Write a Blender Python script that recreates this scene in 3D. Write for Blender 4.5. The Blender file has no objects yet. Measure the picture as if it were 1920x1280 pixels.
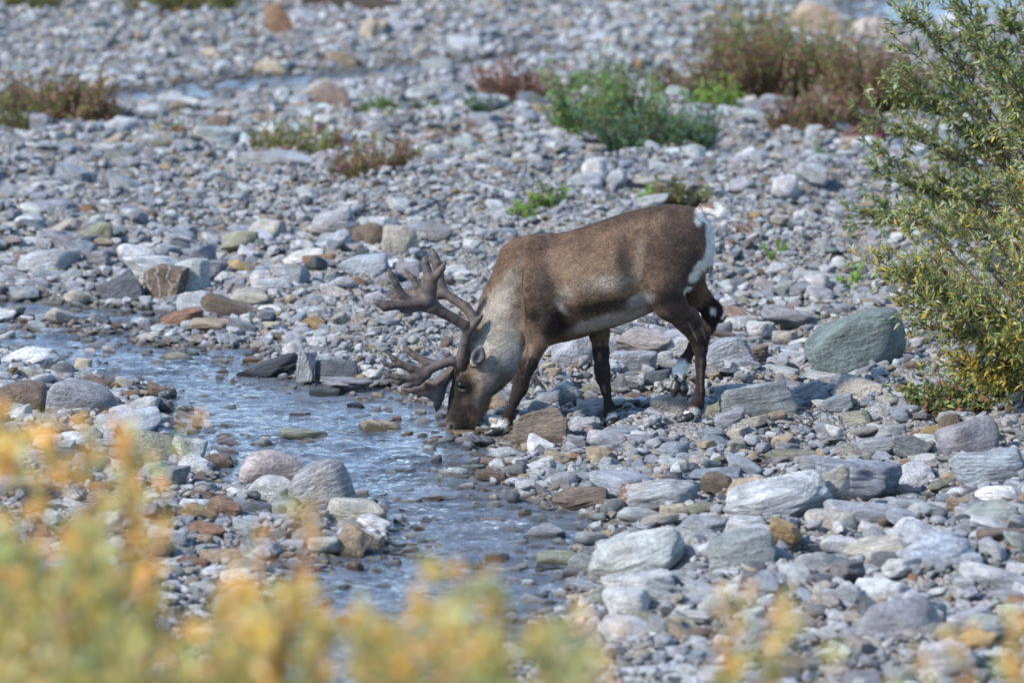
import bpy, math, random
import numpy as np
from mathutils import Vector, Matrix, Euler

random.seed(7)
RNG = np.random.default_rng(7)
SC = bpy.context.scene
COL = SC.collection
R = math.radians

# ------------------------------------------------------------------ camera, light, exposure
CAM_H, PITCH, LENS = 5.31, 9.1, 191.0
cam_data = bpy.data.cameras.new("camera")
cam_data.lens = LENS
cam_data.sensor_width = 36.0
cam_data.clip_start = 0.5
cam_data.clip_end = 3000
cam = bpy.data.objects.new("camera", cam_data)
COL.objects.link(cam)
cam.location = (0, 0, CAM_H)
cam.rotation_euler = (R(90 - PITCH), 0, 0)
SC.camera = cam
cam_data.dof.use_dof = True
cam_data.dof.focus_distance = 30.2
cam_data.dof.aperture_fstop = 2.2
cam_data.dof.aperture_blades = 0

SUN_DIR = Vector((-0.80, -0.50, 0.74)).normalized()          # towards the sun
SUN_EL = math.asin(SUN_DIR.z)
world = bpy.data.worlds.new("World")
SC.world = world
world.use_nodes = True
wn = world.node_tree
wn.nodes.clear()
sky = wn.nodes.new("ShaderNodeTexSky")
sky.sky_type = 'NISHITA'
sky.sun_disc = False
sky.sun_elevation = SUN_EL
sky.sun_rotation = math.atan2(SUN_DIR.x, SUN_DIR.y)
sky.altitude = 900
sky.air_density = 1.0
sky.dust_density = 0.15
sky.ozone_density = 1.4
bg = wn.nodes.new("ShaderNodeBackground")
bg.inputs[1].default_value = 0.15
wo = wn.nodes.new("ShaderNodeOutputWorld")
wn.links.new(sky.outputs[0], bg.inputs[0])
wn.links.new(bg.outputs[0], wo.inputs[0])
sun_data = bpy.data.lights.new("sun", 'SUN')
sun_data.energy = 2.8
sun_data.angle = R(2.5)
sun_data.color = (1.0, 0.93, 0.85)
sun = bpy.data.objects.new("sun", sun_data)
COL.objects.link(sun)
sun.rotation_euler = SUN_DIR.to_track_quat('Z', 'Y').to_euler()
SC.view_settings.view_transform = 'Standard'
SC.view_settings.look = 'None'
SC.view_settings.exposure = 1.42
SC.view_settings.gamma = 1
SC.render.engine = 'CYCLES'
SC.cycles.use_denoising = True
SC.cycles.max_bounces = 6
SC.cycles.diffuse_bounces = 3
SC.cycles.glossy_bounces = 3
SC.cycles.transparent_max_bounces = 12
SC.cycles.transmission_bounces = 3
SC.cycles.caustics_reflective = False
SC.cycles.caustics_refractive = False
SC.cycles.sample_clamp_indirect = 6.0

# ------------------------------------------------------------------ pixel (1920x1280) <-> world
PX = 36.0 / 1920 / LENS
CP, SP = math.cos(R(PITCH)), math.sin(R(PITCH))


def ray(px, py):
    u = (px - 960) * PX
    v = -(py - 640) * PX
    return (u, CP + v * SP, -SP + v * CP)


def at_y(px, py, Y):
    """point of the pixel's ray at horizontal distance Y"""
    d = ray(px, py)
    t = Y / d[1]
    return Vector((d[0] * t, Y, CAM_H + d[2] * t))


def at_z(px, py, z=0.0):
    d = ray(px, py)
    t = (z - CAM_H) / d[2]
    return Vector((d[0] * t, d[1] * t, z))


def project(x, y, z):
    """world -> pixel, numpy friendly"""
    zz = z - CAM_H
    dep = y * CP - zz * SP
    up = y * SP + zz * CP
    return 960 + x / dep / PX, 640 - up / dep / PX


def ppm(Y):
    return 1.0 / (PX * (Y * CP + CAM_H * SP))


# ------------------------------------------------------------------ small helpers
def tag(o, label=None, cat=None, group=None, kind=None):
    if label: o["label"] = label
    if cat: o["category"] = cat
    if group: o["group"] = group
    if kind: o["kind"] = kind
    return o


def link(o, parent=None):
    COL.objects.link(o)
    if parent is not None:
        o.parent = parent
    return o


def empty(name, loc, rz=0.0):
    o = bpy.data.objects.new(name, None)
    o.location = loc
    o.rotation_euler = (0, 0, rz)
    o.empty_display_size = 0.1
    COL.objects.link(o)
    return o


def np_mesh(name, verts, faces, mat=None, smooth=True, cols=None, corner=3):
    """verts (n,3), faces (m,k) all the same corner count"""
    me = bpy.data.meshes.new(name)
    verts = np.asarray(verts, dtype=np.float32)
    faces = np.asarray(faces, dtype=np.int32)
    k = faces.shape[1]
    me.vertices.add(len(verts))
    me.vertices.foreach_set("co", verts.ravel())
    me.loops.add(faces.size)
    me.loops.foreach_set("vertex_index", faces.ravel())
    me.polygons.add(len(faces))
    me.polygons.foreach_set("loop_start", np.arange(0, faces.size, k, dtype=np.int32))
    me.polygons.foreach_set("loop_total", np.full(len(faces), k, dtype=np.int32))
    me.polygons.foreach_set("use_smooth", np.full(len(faces), smooth, dtype=bool))
    me.update(calc_edges=True)
    if cols is not None:
        ca = me.color_attributes.new("col", 'FLOAT_COLOR', 'POINT')
        c4 = np.ones((len(verts), 4), dtype=np.float32)
        c4[:, :3] = cols
        ca.data.foreach_set("color", c4.ravel())
    if mat is not None:
        me.materials.append(mat)
    return me


# fft noise tiles, sampled bilinearly
def noise_tile(n=512, beta=2.0, lo=2, hi=128, seed=0, stretch=(1, 1)):
    r = np.random.default_rng(seed)
    f = np.fft.fft2(r.standard_normal((n, n)))
    kx = np.fft.fftfreq(n, 1 / n)[:, None] * stretch[0]
    ky = np.fft.fftfreq(n, 1 / n)[None, :] * stretch[1]
    k = np.sqrt(kx ** 2 + ky ** 2)
    k[0, 0] = 1
    amp = k ** (-beta / 2) * (k >= lo) * (k <= hi)
    t = np.real(np.fft.ifft2(f * amp))
    return (t / t.std()).astype(np.float32)


def samp(tile, x, y, size):
    """tile repeats every `size` metres"""
    n = tile.shape[0]
    u = (np.asarray(x, dtype=np.float64) / size * n) % n
    v = (np.asarray(y, dtype=np.float64) / size * n) % n
    i = np.floor(u).astype(int) % n
    j = np.floor(v).astype(int) % n
    fu, fv = u - np.floor(u), v - np.floor(v)
    i1, j1 = (i + 1) % n, (j + 1) % n
    return (tile[i, j] * (1 - fu) * (1 - fv) + tile[i1, j] * fu * (1 - fv)
            + tile[i, j1] * (1 - fu) * fv + tile[i1, j1] * fu * fv)


T_BIG = noise_tile(256, 2.6, 1, 40, 1)
T_MID = noise_tile(512, 2.0, 4, 120, 2)
T_WAT = noise_tile(1024, 2.8, 12, 240, 3, (1.9, 1.0))
T_COL = noise_tile(256, 2.0, 2, 60, 4)


def sstep(a, b, x):
    t = np.clip((x - a) / (b - a), 0, 1)
    return t * t * (3 - 2 * t)


# ------------------------------------------------------------------ the water's outline, and the terrain
def poly_world(pts, z=0.0):
    return np.array([at_z(px, py, z)[:2] for px, py in pts])


MAIN = [(-900, 520), (-300, 545), (0, 560), (146, 575), (303, 590), (330, 604), (250, 622), (240, 648), (310, 654), (383, 658),
        (474, 657), (462, 684), (456, 713), (547, 719), (693, 726), (735, 752), (800, 768), (838, 790), (850, 822), (895, 838),
        (960, 846), (905, 862), (885, 880), (925, 905), (950, 930), (1010, 945), (1075, 968), (1125, 1000), (1090, 1030), (1035, 1050),
        (1050, 1090), (1075, 1120), (1000, 1180), (900, 1250), (850, 1500),
        (300, 1500), (400, 1280), (500, 1160), (545, 1100), (560, 1055), (700, 1040), (762, 1020), (735, 985), (660, 950), (560, 905),
        (440, 912), (385, 868), (345, 838), (335, 800), (325, 765), (300, 735), (230, 716), (165, 694), (90, 668), (0, 654), (-300, 640), (-900, 600)]
ISLE = [(-60, 592), (60, 594), (150, 600), (215, 606), (280, 615), (240, 624), (190, 628), (120, 624), (60, 622), (0, 610), (-60, 608)]
CH2 = [(-700, 175), (0, 180), (60, 187), (240, 168), (340, 157), (470, 139), (560, 135), (640, 133), (760, 120), (860, 118), (1000, 100), (1400, 92), (1600, 98),
       (2300, 90), (2300, 96), (1600, 106), (1400, 98), (1000, 112), (860, 131), (740, 142), (640, 158), (560, 166), (480, 184), (380, 197), (280, 194), (120, 206), (0, 206), (-700, 200)]
CH3 = [(1575, 12), (1700, -14), (2100, -30), (2100, 30), (1720, 50), (1650, 84), (1585, 75), (1600, 45)]
P_MAIN, P_ISLE, P_CH2, P_CH3 = poly_world(MAIN), poly_world(ISLE), poly_world(CH2), poly_world(CH3)


def sdist(P, x, y):
    """signed distance to polygon (negative inside)"""
    x = np.asarray(x, dtype=np.float64); y = np.asarray(y, dtype=np.float64)
    d2 = np.full(x.shape, 1e18)
    ins = np.zeros(x.shape, dtype=bool)
    n = len(P)
    for i in range(n):
        ax, ay = P[i]; bx, by = P[(i + 1) % n]
        ex, ey = bx - ax, by - ay
        L = ex * ex + ey * ey
        t = np.clip(((x - ax) * ex + (y - ay) * ey) / L, 0, 1)
        dx, dy = x - ax - t * ex, y - ay - t * ey
        d2 = np.minimum(d2, dx * dx + dy * dy)
        if ay != by:
            c = ((ay > y) != (by > y)) & (x < (bx - ax) * (y - ay) / (by - ay) + ax)
            ins ^= c
    d = np.sqrt(d2)
    return np.where(ins, -d, d)


def water_dist(x, y):
    m = sdist(P_MAIN, x, y)
    m = np.maximum(m, -sdist(P_ISLE, x, y) * 0.8)
    m = np.minimum(m, sdist(P_CH2, x, y))
    return np.minimum(m, sdist(P_CH3, x, y))


def terrain_exact(x, y):
    x = np.asarray(x, dtype=np.float64); y = np.asarray(y, dtype=np.float64)
    w = water_dist(x, y)
    w = w - 0.09 + 0.05 * samp(T_MID, x, y, 6.0)
    inside = -0.008 - 0.060 * sstep(0, 1.0, -w)
    outside = 0.022 + 0.055 * sstep(0, 0.7, w) + 0.05 * sstep(0.5, 3.0, w)
    h = np.where(w < 0, inside, outside)
    am = sstep(-0.2, 0.8, w)
    h = h + am * (0.028 * samp(T_MID, x + 3, y, 5.0) + 0.050 * (samp(T_BIG, x, y, 14.0) + .3) * sstep(0, 1.6, w))
    # bank under the willow, on the right
    h = h + 0.16 * sstep(1.6, 3.6, x) * sstep(24, 27, y) * (1 - sstep(36, 40, y))
    # far bank
    h = h + 0.5 * sstep(57, 75, y) + 6 * sstep(90, 260, y) + 3.0 * sstep(25, 120, np.abs(x) - 0.25 * y)
    # bank on which the photographer stands
    h = h + 3.75 * sstep(23.3, -4, y) + 0.03 * samp(T_BIG, x, y, 6.0) * sstep(22, 18, y)
    return h


def hoof_bumps():
    return []


HOOVES = []          # (x, y, z) ground contact points, filled by the deer


# ------------------------------------------------------------------ node helpers
def new_mat(name):
    m = bpy.data.materials.new(name)
    m.use_nodes = True
    nt = m.node_tree
    nt.nodes.clear()
    out = nt.nodes.new("ShaderNodeOutputMaterial")
    return m, nt, out


def N(nt, typ, **kw):
    n = nt.nodes.new(typ)
    for k, v in kw.items():
        if k.startswith("i_"):
            n.inputs[int(k[2:])].default_value = v
        else:
            setattr(n, k, v)
    return n


def L(nt, a, b):
    nt.links.new(a, b)


def noise(nt, vec, scale, detail=4, rough=0.55, out=0):
    n = N(nt, "ShaderNodeTexNoise")
    n.inputs["Scale"].default_value = scale
    n.inputs["Detail"].default_value = detail
    n.inputs["Roughness"].default_value = rough
    if vec is not None: L(nt, vec, n.inputs["Vector"])
    return n.outputs[out]


def maprange(nt, val, a, b, c=0.0, d=1.0):
    n = N(nt, "ShaderNodeMapRange")
    n.inputs[1].default_value = a; n.inputs[2].default_value = b
    n.inputs[3].default_value = c; n.inputs[4].default_value = d
    L(nt, val, n.inputs[0])
    return n.outputs[0]


def math_(nt, op, a, b=None):
    n = N(nt, "ShaderNodeMath", operation=op)
    for i, v in ((0, a), (1, b)):
        if v is None: continue
        if isinstance(v, (int, float)): n.inputs[i].default_value = v
        else: L(nt, v, n.inputs[i])
    return n.outputs[0]


def mixc(nt, fac, a, b, blend='MIX'):
    n = N(nt, "ShaderNodeMix", data_type='RGBA', blend_type=blend)
    for sock, v in ((n.inputs[0], fac), (n.inputs[6], a), (n.inputs[7], b)):
        if isinstance(v, (int, float)): sock.default_value = v
        elif isinstance(v, (tuple, list)): sock.default_value = (v[0], v[1], v[2], 1)
        else: L(nt, v, sock)
    return n.outputs[2]


def bump(nt, height, strength, dist, normal=None):
    n = N(nt, "ShaderNodeBump")
    n.inputs["Strength"].default_value = strength
    n.inputs["Distance"].default_value = dist
    L(nt, height, n.inputs["Height"])
    if normal is not None: L(nt, normal, n.inputs["Normal"])
    return n.outputs[0]


# ------------------------------------------------------------------ materials
def wetness(nt):
    """0 dry .. 1 wet: rock within a couple of centimetres of the water level"""
    g = N(nt, "ShaderNodeNewGeometry")
    s = N(nt, "ShaderNodeSeparateXYZ"); L(nt, g.outputs["Position"], s.inputs[0])
    wob = noise(nt, g.outputs["Position"], 9.0, 2)
    z = math_(nt, 'ADD', s.outputs[2], math_(nt, 'MULTIPLY', math_(nt, 'SUBTRACT', wob, 0.5), -0.06))
    return maprange(nt, z, 0.038, 0.012)


def stone_material(name, foliated=0.6, veins=0.0):
    m, nt, out = new_mat(name)
    at = N(nt, "ShaderNodeAttribute", attribute_type='INSTANCER', attribute_name="col")
    oi = N(nt, "ShaderNodeObjectInfo")
    tc = N(nt, "ShaderNodeTexCoord")
    off = N(nt, "ShaderNodeVectorMath", operation='SCALE')
    cb = N(nt, "ShaderNodeCombineXYZ")
    L(nt, oi.outputs["Random"], cb.inputs[0]); L(nt, oi.outputs["Random"], cb.inputs[1]); L(nt, oi.outputs["Random"], cb.inputs[2])
    L(nt, cb.outputs[0], off.inputs[0]); off.inputs["Scale"].default_value = 37.0
    add = N(nt, "ShaderNodeVectorMath", operation='ADD')
    L(nt, tc.outputs["Object"], add.inputs[0]); L(nt, off.outputs[0], add.inputs[1])
    P = add.outputs[0]
    # foliation: stretched noise along the flat plane, tilted a little
    mp = N(nt, "ShaderNodeMapping")
    mp.inputs["Scale"].default_value = (1.0, 1.4, 4.6)
    rr = N(nt, "ShaderNodeCombineXYZ")
    L(nt, maprange(nt, oi.outputs["Random"], 0, 1, -.7, .8), rr.inputs[0]); L(nt, math_(nt, 'SINE', math_(nt, 'MULTIPLY', oi.outputs["Random"], 57.0)), rr.inputs[1])
    L(nt, rr.outputs[0], mp.inputs["Rotation"])
    L(nt, P, mp.inputs[0])
    fol = noise(nt, mp.outputs[0], 1.6, 6, 0.68)
    blot = noise(nt, P, 1.7, 4, 0.6)
    fine = noise(nt, P, 11.0, 3, 0.7)
    f1 = maprange(nt, fol, 0.3, 0.7, 1 - 0.50 * foliated, 1 + 0.36 * foliated)
    f2 = maprange(nt, blot, 0.3, 0.7, 0.62, 1.28)
    f3 = maprange(nt, fine, 0.3, 0.7, 0.78, 1.2)
    f = math_(nt, 'MULTIPLY', math_(nt, 'MULTIPLY', f1, f2), f3)
    sc = N(nt, "ShaderNodeVectorMath", operation='SCALE')
    L(nt, at.outputs["Vector"], sc.inputs[0]); L(nt, f, sc.inputs["Scale"])
    c = sc.outputs[0]
    # iron stain blotches and pale mineral bands
    st = maprange(nt, noise(nt, P, 1.1, 3, 0.6), 0.60, 0.74, 0.0, 0.45)
    c = mixc(nt, st, c, mixc(nt, 1.0, c, (1.18, 0.86, 0.58), 'MULTIPLY'))
    vn = N(nt, "ShaderNodeTexWave", wave_type='BANDS')
    vn.inputs["Scale"].default_value = 0.55
    vn.inputs["Distortion"].default_value = 6.0
    vn.inputs["Detail"].default_value = 3.0
    L(nt, mp.outputs[0], vn.inputs["Vector"])
    vf = math_(nt, 'MULTIPLY', maprange(nt, vn.outputs[1], 0.90, 0.98, 0.0, 0.4), maprange(nt, oi.outputs["Random"], 0.72, 0.80))
    c = mixc(nt, vf, c, (0.62, 0.61, 0.58))
    # lichen-ish dark specks
    sp = maprange(nt, noise(nt, P, 24.0, 2, 0.6), 0.63, 0.72, 0.0, 0.5)
    c = mixc(nt, sp, c, mixc(nt, 1.0, c, (0.42, 0.42, 0.44), 'MULTIPLY'))
    w = wetness(nt)
    c = mixc(nt, w, c, mixc(nt, 1.0, c, (0.36, 0.34, 0.31), 'MULTIPLY'))
    b = N(nt, "ShaderNodeBsdfPrincipled")
    L(nt, c, b.inputs["Base Color"])
    L(nt, maprange(nt, w, 0, 1, 0.78, 0.30), b.inputs["Roughness"])
    b.inputs["Specular IOR Level"].default_value = 0.35
    hgt = math_(nt, 'ADD', math_(nt, 'MULTIPLY', fol, 1.0 * foliated), math_(nt, 'MULTIPLY', noise(nt, P, 6.0, 5, 0.65), 0.9))
    L(nt, bump(nt, hgt, 0.75, 0.10), b.inputs["Normal"])
    L(nt, b.outputs[0], out.inputs[0])
    return m


M_STONE = stone_material("river_stone", 0.55)
M_SCHIST = stone_material("schist_stone", 0.95)


def ground_material():
    m, nt, out = new_mat("gravel_bed")
    g = N(nt, "ShaderNodeNewGeometry")
    P = g.outputs["Position"]
    v = N(nt, "ShaderNodeTexVoronoi"); v.inputs["Scale"].default_value = 42.0
    L(nt, P, v.inputs["Vector"])
    v2 = N(nt, "ShaderNodeTexVoronoi"); v2.inputs["Scale"].default_value = 18.0
    L(nt, P, v2.inputs["Vector"])
    rgb = N(nt, "ShaderNodeSeparateColor"); L(nt, v.outputs["Color"], rgb.inputs[0])
    c = mixc(nt, rgb.outputs[0], (0.085, 0.085, 0.085), (0.30, 0.30, 0.30))
    c = mixc(nt, maprange(nt, rgb.outputs[1], 0.6, 1.0, 0, 0.6), c, (0.24, 0.19, 0.14))
    big = noise(nt, P, 1.2, 3)
    c = mixc(nt, maprange(nt, big, 0.35, 0.65, 0.15, 0.7), c, (0.17, 0.155, 0.135))
    # turf on the high banks away from the gravel
    s = N(nt, "ShaderNodeSeparateXYZ"); L(nt, P, s.inputs[0])
    grass = mixc(nt, noise(nt, P, 0.6, 5), (0.05, 0.065, 0.02), (0.13, 0.11, 0.05))
    c = mixc(nt, maprange(nt, s.outputs[2], 0.45, 0.75), c, grass)
    w = wetness(nt)
    c = mixc(nt, w, c, mixc(nt, 1.0, c, (0.62, 0.56, 0.46), 'MULTIPLY'))
    b = N(nt, "ShaderNodeBsdfPrincipled")
    L(nt, c, b.inputs["Base Color"])
    L(nt, maprange(nt, w, 0, 1, 0.9, 0.4), b.inputs["Roughness"])
    h = math_(nt, 'SUBTRACT', 1.0, v.outputs["Distance"])
    h2 = math_(nt, 'SUBTRACT', 1.0, v2.outputs["Distance"])
    L(nt, bump(nt, math_(nt, 'ADD', h, h2), 1.0, 0.02), b.inputs["Normal"])
    L(nt, b.outputs[0], out.inputs[0])
    return m


def water_material():
    m, nt, out = new_mat("stream_water")
    g = N(nt, "ShaderNodeNewGeometry")
    P = g.outputs["Position"]
    mp = N(nt, "ShaderNodeMapping"); mp.inputs["Scale"].default_value = (0.55, 1.0, 1.0)
    L(nt, P, mp.inputs[0])
    n1 = noise(nt, mp.outputs[0], 12.0, 5, 0.62)
    n2 = noise(nt, mp.outputs[0], 45.0, 2, 0.5)
    h = math_(nt, 'ADD', n1, math_(nt, 'MULTIPLY', n2, 0.28))
    nb = bump(nt, h, 1.0, 0.020)
    fr = N(nt, "ShaderNodeFresnel"); fr.inputs[0].default_value = 1.333
    L(nt, nb, fr.inputs["Normal"])
    gl = N(nt, "ShaderNodeBsdfGlossy"); gl.inputs["Roughness"].default_value = 0.06
    L(nt, nb, gl.inputs["Normal"])
    tr = N(nt, "ShaderNodeBsdfTransparent"); tr.inputs[0].default_value = (0.80, 0.86, 0.86, 1)
    mx = N(nt, "ShaderNodeMixShader")
    L(nt, fr.outputs[0], mx.inputs[0]); L(nt, tr.outputs[0], mx.inputs[1]); L(nt, gl.outputs[0], mx.inputs[2])
    # broken white water, with glints painted in as white
    fa = N(nt, "ShaderNodeAttribute", attribute_name="col")
    sepc = N(nt, "ShaderNodeSeparateColor"); L(nt, fa.outputs["Color"], sepc.inputs[0])
    fn = maprange(nt, noise(nt, mp.outputs[0], 34.0, 5, 0.75), 0.50, 0.66)
    ff = math_(nt, 'MULTIPLY', fn, sepc.outputs[0])
    df = N(nt, "ShaderNodeBsdfDiffuse"); df.inputs[0].default_value = (0.82, 0.86, 0.88, 1)
    mx2 = N(nt, "ShaderNodeMixShader")
    L(nt, ff, mx2.inputs[0]); L(nt, mx.outputs[0], mx2.inputs[1]); L(nt, df.outputs[0], mx2.inputs[2])
    # pale blue diffuse: a little silt, mostly painted sky reflection to brighten the water
    silt_sky = N(nt, "ShaderNodeBsdfDiffuse"); silt_sky.inputs[0].default_value = (.38, .46, .58, 1)
    mx3 = N(nt, "ShaderNodeMixShader")
    L(nt, maprange(nt, noise(nt, mp.outputs[0], 5.0, 3, .6),   .35, .7, .06, .27), mx3.inputs[0])
    L(nt, mx2.outputs[0], mx3.inputs[1]); L(nt, silt_sky.outputs[0], mx3.inputs[2])
    L(nt, mx3.outputs[0], out.inputs[0])
    return m


def leaf_material(name, transl=0.38, rough=0.6, spec=0.22):
    m, nt, out = new_mat(name)
    a = N(nt, "ShaderNodeAttribute", attribute_name="col")
    b = N(nt, "ShaderNodeBsdfPrincipled")
    L(nt, a.outputs["Color"], b.inputs["Base Color"])
    b.inputs["Roughness"].default_value = rough
    b.inputs["Specular IOR Level"].default_value = spec
    t = N(nt, "ShaderNodeBsdfTranslucent")
    L(nt, mixc(nt, 1.0, a.outputs["Color"], (1.25, 1.2, 0.7), 'MULTIPLY'), t.inputs[0])
    mx = N(nt, "ShaderNodeMixShader"); mx.inputs[0].default_value = transl
    L(nt, b.outputs[0], mx.inputs[1]); L(nt, t.outputs[0], mx.inputs[2])
    L(nt, mx.outputs[0], out.inputs[0])
    return m


def bark_material():
    m, nt, out = new_mat("willow_bark")
    tc = N(nt, "ShaderNodeTexCoord")
    n = noise(nt, tc.outputs["Object"], 30, 4)
    c = mixc(nt, n, (0.05, 0.030, 0.022), (0.16, 0.105, 0.08))
    b = N(nt, "ShaderNodeBsdfPrincipled")
    L(nt, c, b.inputs["Base Color"]); b.inputs["Roughness"].default_value = 0.7
    L(nt, bump(nt, n, 0.6, 0.01), b.inputs["Normal"])
    L(nt, b.outputs[0], out.inputs[0])
    return m


M_GROUND, M_WATER = ground_material(), water_material()
M_LEAF, M_BARK = leaf_material("willow_leaf"), bark_material()

# ------------------------------------------------------------------ REINDEER
Y0 = 30.0          # distance of the animal's middle plane


def smin(a, b, k):
    h = np.clip(0.5 + 0.5 * (b - a) / k, 0, 1)
    return b + (a - b) * h - k * h * (1 - h)


def relax(V, Q, it):
    E = np.concatenate([Q[:, [0, 1]], Q[:, [1, 2]], Q[:, [2, 3]], Q[:, [3, 0]]])
    n = np.bincount(E[:, 0], minlength=len(V)) + np.bincount(E[:, 1], minlength=len(V))
    for _ in range(it):
        acc = np.stack([np.bincount(E[:, 0], V[E[:, 1], k], len(V)) + np.bincount(E[:, 1], V[E[:, 0], k], len(V)) for k in range(3)], 1)
        V = V * .4 + acc / n[:, None] * .6
    return V


class Field:
    """signed distance samples on a regular grid"""
    def __init__(self, lo, hi, step):
        self.lo = np.array(lo, dtype=np.float64); self.step = step
        self.n = np.ceil((np.array(hi) - self.lo) / step).astype(int) + 1
        self.D = np.full(self.n, 0.5, dtype=np.float32)

    def box(self, a, b, m):
        i0 = np.clip(np.floor((np.minimum(a, b) - m - self.lo) / self.step).astype(int), 0, self.n - 1)
        i1 = np.clip(np.ceil((np.maximum(a, b) + m - self.lo) / self.step).astype(int) + 1, 1, self.n)
        sl = tuple(slice(i0[k], i1[k]) for k in range(3))
        ax = [self.lo[k] + self.step * np.arange(i0[k], i1[k]) for k in range(3)]
        return sl, np.meshgrid(*ax, indexing='ij')

    def add(self, fn, a, b, m, k, cut=False):
        sl, (X, Y, Z) = self.box(np.array(a, dtype=float), np.array(b, dtype=float), m)
        if X.size == 0: return
        d = fn(X, Y, Z).astype(np.float32)
        if cut:
            self.D[sl] = -smin(-self.D[sl], d, k)
        else:
            self.D[sl] = smin(self.D[sl], d, k)

    def mesh(self):
        D, n = self.D, self.n
        ins = D < 0
        c = [(0, 0, 0), (1, 0, 0), (0, 1, 0), (1, 1, 0), (0, 0, 1), (1, 0, 1), (0, 1, 1), (1, 1, 1)]
        cnt = np.zeros(n - 1, dtype=np.int8)
        for a in c:
            cnt += ins[a[0]:n[0] - 1 + a[0], a[1]:n[1] - 1 + a[1], a[2]:n[2] - 1 + a[2]]
        act = (cnt > 0) & (cnt < 8)
        I = np.argwhere(act)
        idx = np.full(n - 1, -1, dtype=np.int64)
        idx[act] = np.arange(len(I))
        acc = np.zeros((len(I), 3)); w = np.zeros(len(I))
        vals = {a: D[I[:, 0] + a[0], I[:, 1] + a[1], I[:, 2] + a[2]].astype(np.float64) for a in c}
        for a in c:
            for ax in range(3):
                if a[ax]: continue
                b = list(a); b[ax] = 1; b = tuple(b)
                va, vb = vals[a], vals[b]
                m = (va < 0) != (vb < 0)
                t = np.where(m, va / np.where(m, va - vb, 1), 0)
                p = np.array(a, dtype=float)[None, :] + np.zeros((len(I), 3))
                p[:, ax] += t
                acc += p * m[:, None]; w += m
        V = self.lo + self.step * (I + acc / w[:, None])
        F = []
        for ax in range(3):
            u, v = (ax + 1) % 3, (ax + 2) % 3
            s0 = [slice(None)] * 3; s1 = [slice(None)] * 3
            s0[ax] = slice(0, n[ax] - 1); s1[ax] = slice(1, n[ax])
            a_, b_ = ins[tuple(s0)], ins[tuple(s1)]
            E = np.argwhere(a_ != b_)
            E = E[(E[:, u] > 0) & (E[:, v] > 0) & (E[:, u] < n[u] - 1) & (E[:, v] < n[v] - 1)]
            du = np.zeros(3, int); du[u] = 1; dv = np.zeros(3, int); dv[v] = 1
            q = [idx[tuple((E - du - dv).T)], idx[tuple((E - dv).T)], idx[tuple(E.T)], idx[tuple((E - du).T)]]
            Q = np.stack(q, 1)
            flip = ~a_[tuple(E.T)]
            Q[flip] = Q[flip][:, ::-1]
            F.append(Q)
        return V, np.concatenate(F)


def cone_fn(A, B, ra, rb, ls=1.0, yc=None):
    """tapered capsule, thickness squashed by ls along the depth axis"""
    A = np.array(A, dtype=float); B = np.array(B, dtype=float)

    def f(X, Y, Z):
        bx, by, bz = B - A
        # squash around the axis itself
        den = bx * bx + bz * bz + 1e-9
        px, pz = X - A[0], Z - A[2]
        t0 = np.clip((px * bx + pz * bz) / den, 0, 1) if den > 1e-6 else np.zeros_like(X)
        ya = A[1] + by * t0
        py = (Y - ya) / ls + by * t0
        L2 = bx * bx + by * by + bz * bz
        t = np.clip((px * bx + py * by + pz * bz) / max(L2, 1e-9), 0, 1)
        dx, dy, dz = px - bx * t, py - by * t, pz - bz * t
        d = np.sqrt(dx * dx + dy * dy + dz * dz) - (ra + (rb - ra) * t)
        return d * (0.5 + 0.5 * min(ls, 1.0))
    return f


def W(px, py, dy):
    return np.array(at_y(px, py, Y0 + dy))


S0 = ppm(Y0)       # pixels per metre at the animal


def chain(F, pts, ls=1.0, k=0.02, gain=1.0):
    """pts: (px, py, dy, radius_px)"""
    for a, b in zip(pts[:-1], pts[1:]):
        A, B = W(*a[:3]), W(*b[:3])
        ra, rb = a[3] * gain / S0, b[3] * gain / S0
        m = max(ra, rb) + k * 1.5
        F.add(cone_fn(A, B, ra, rb, ls), A, B, m, k)


LEGS = {
    'near_front': [(1012, 606, -.14, 27), (1009, 640, -.145, 19.5), (992, 682, -.15, 14.5), (978, 716, -.155, 13), (974, 730, -.155, 13.5),
                   (966, 748, -.155, 8.8), (954, 776, -.155, 8.2), (949, 789, -.155, 11), (938, 799, -.16, 10), (926, 806, -.162, 7.5)],
    'far_front': [(1112, 590, .11, 24), (1123, 622, .12, 18.5), (1127, 660, .13, 14.5), (1129, 692, .13, 14), (1131, 708, .13, 13),
                  (1136, 730, .13, 8.8), (1142, 760, .13, 8.2), (1143, 774, .13, 10.5), (1147, 784, .12, 10), (1143, 791, .108, 7.5)],
    'near_hind': [(1266, 455, -.085, 60), (1240, 532, -.145, 43), (1256, 570, -.14, 29), (1288, 603, -.11, 20), (1309, 627, -.10, 18.5),
                  (1313, 652, -.09, 13), (1314, 682, -.085, 9.3), (1312, 735, -.08, 8.6), (1308, 756, -.08, 12), (1297, 773, -.085, 10.5), (1287, 782, -.09, 8)],
    'far_hind': [(1278, 470, .06, 54), (1286, 530, .11, 34), (1314, 562, .13, 20), (1336, 582, .14, 16.5), (1327, 608, .14, 13.5),
                 (1303, 645, .13, 10.5), (1284, 676, .12, 9.8), (1275, 692, .11, 12), (1273, 704, .10, 12), (1273, 715, .092, 9)],
}
LEG_LS = {'near_front': .8, 'far_front': .8, 'near_hind': .62, 'far_hind': .62}


def interp(tab, x):
    a = np.array(tab, dtype=float)
    from_ = a[:, 0]
    return [np.interp(x, from_, a[:, i]) for i in range(1, a.shape[1])]


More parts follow.
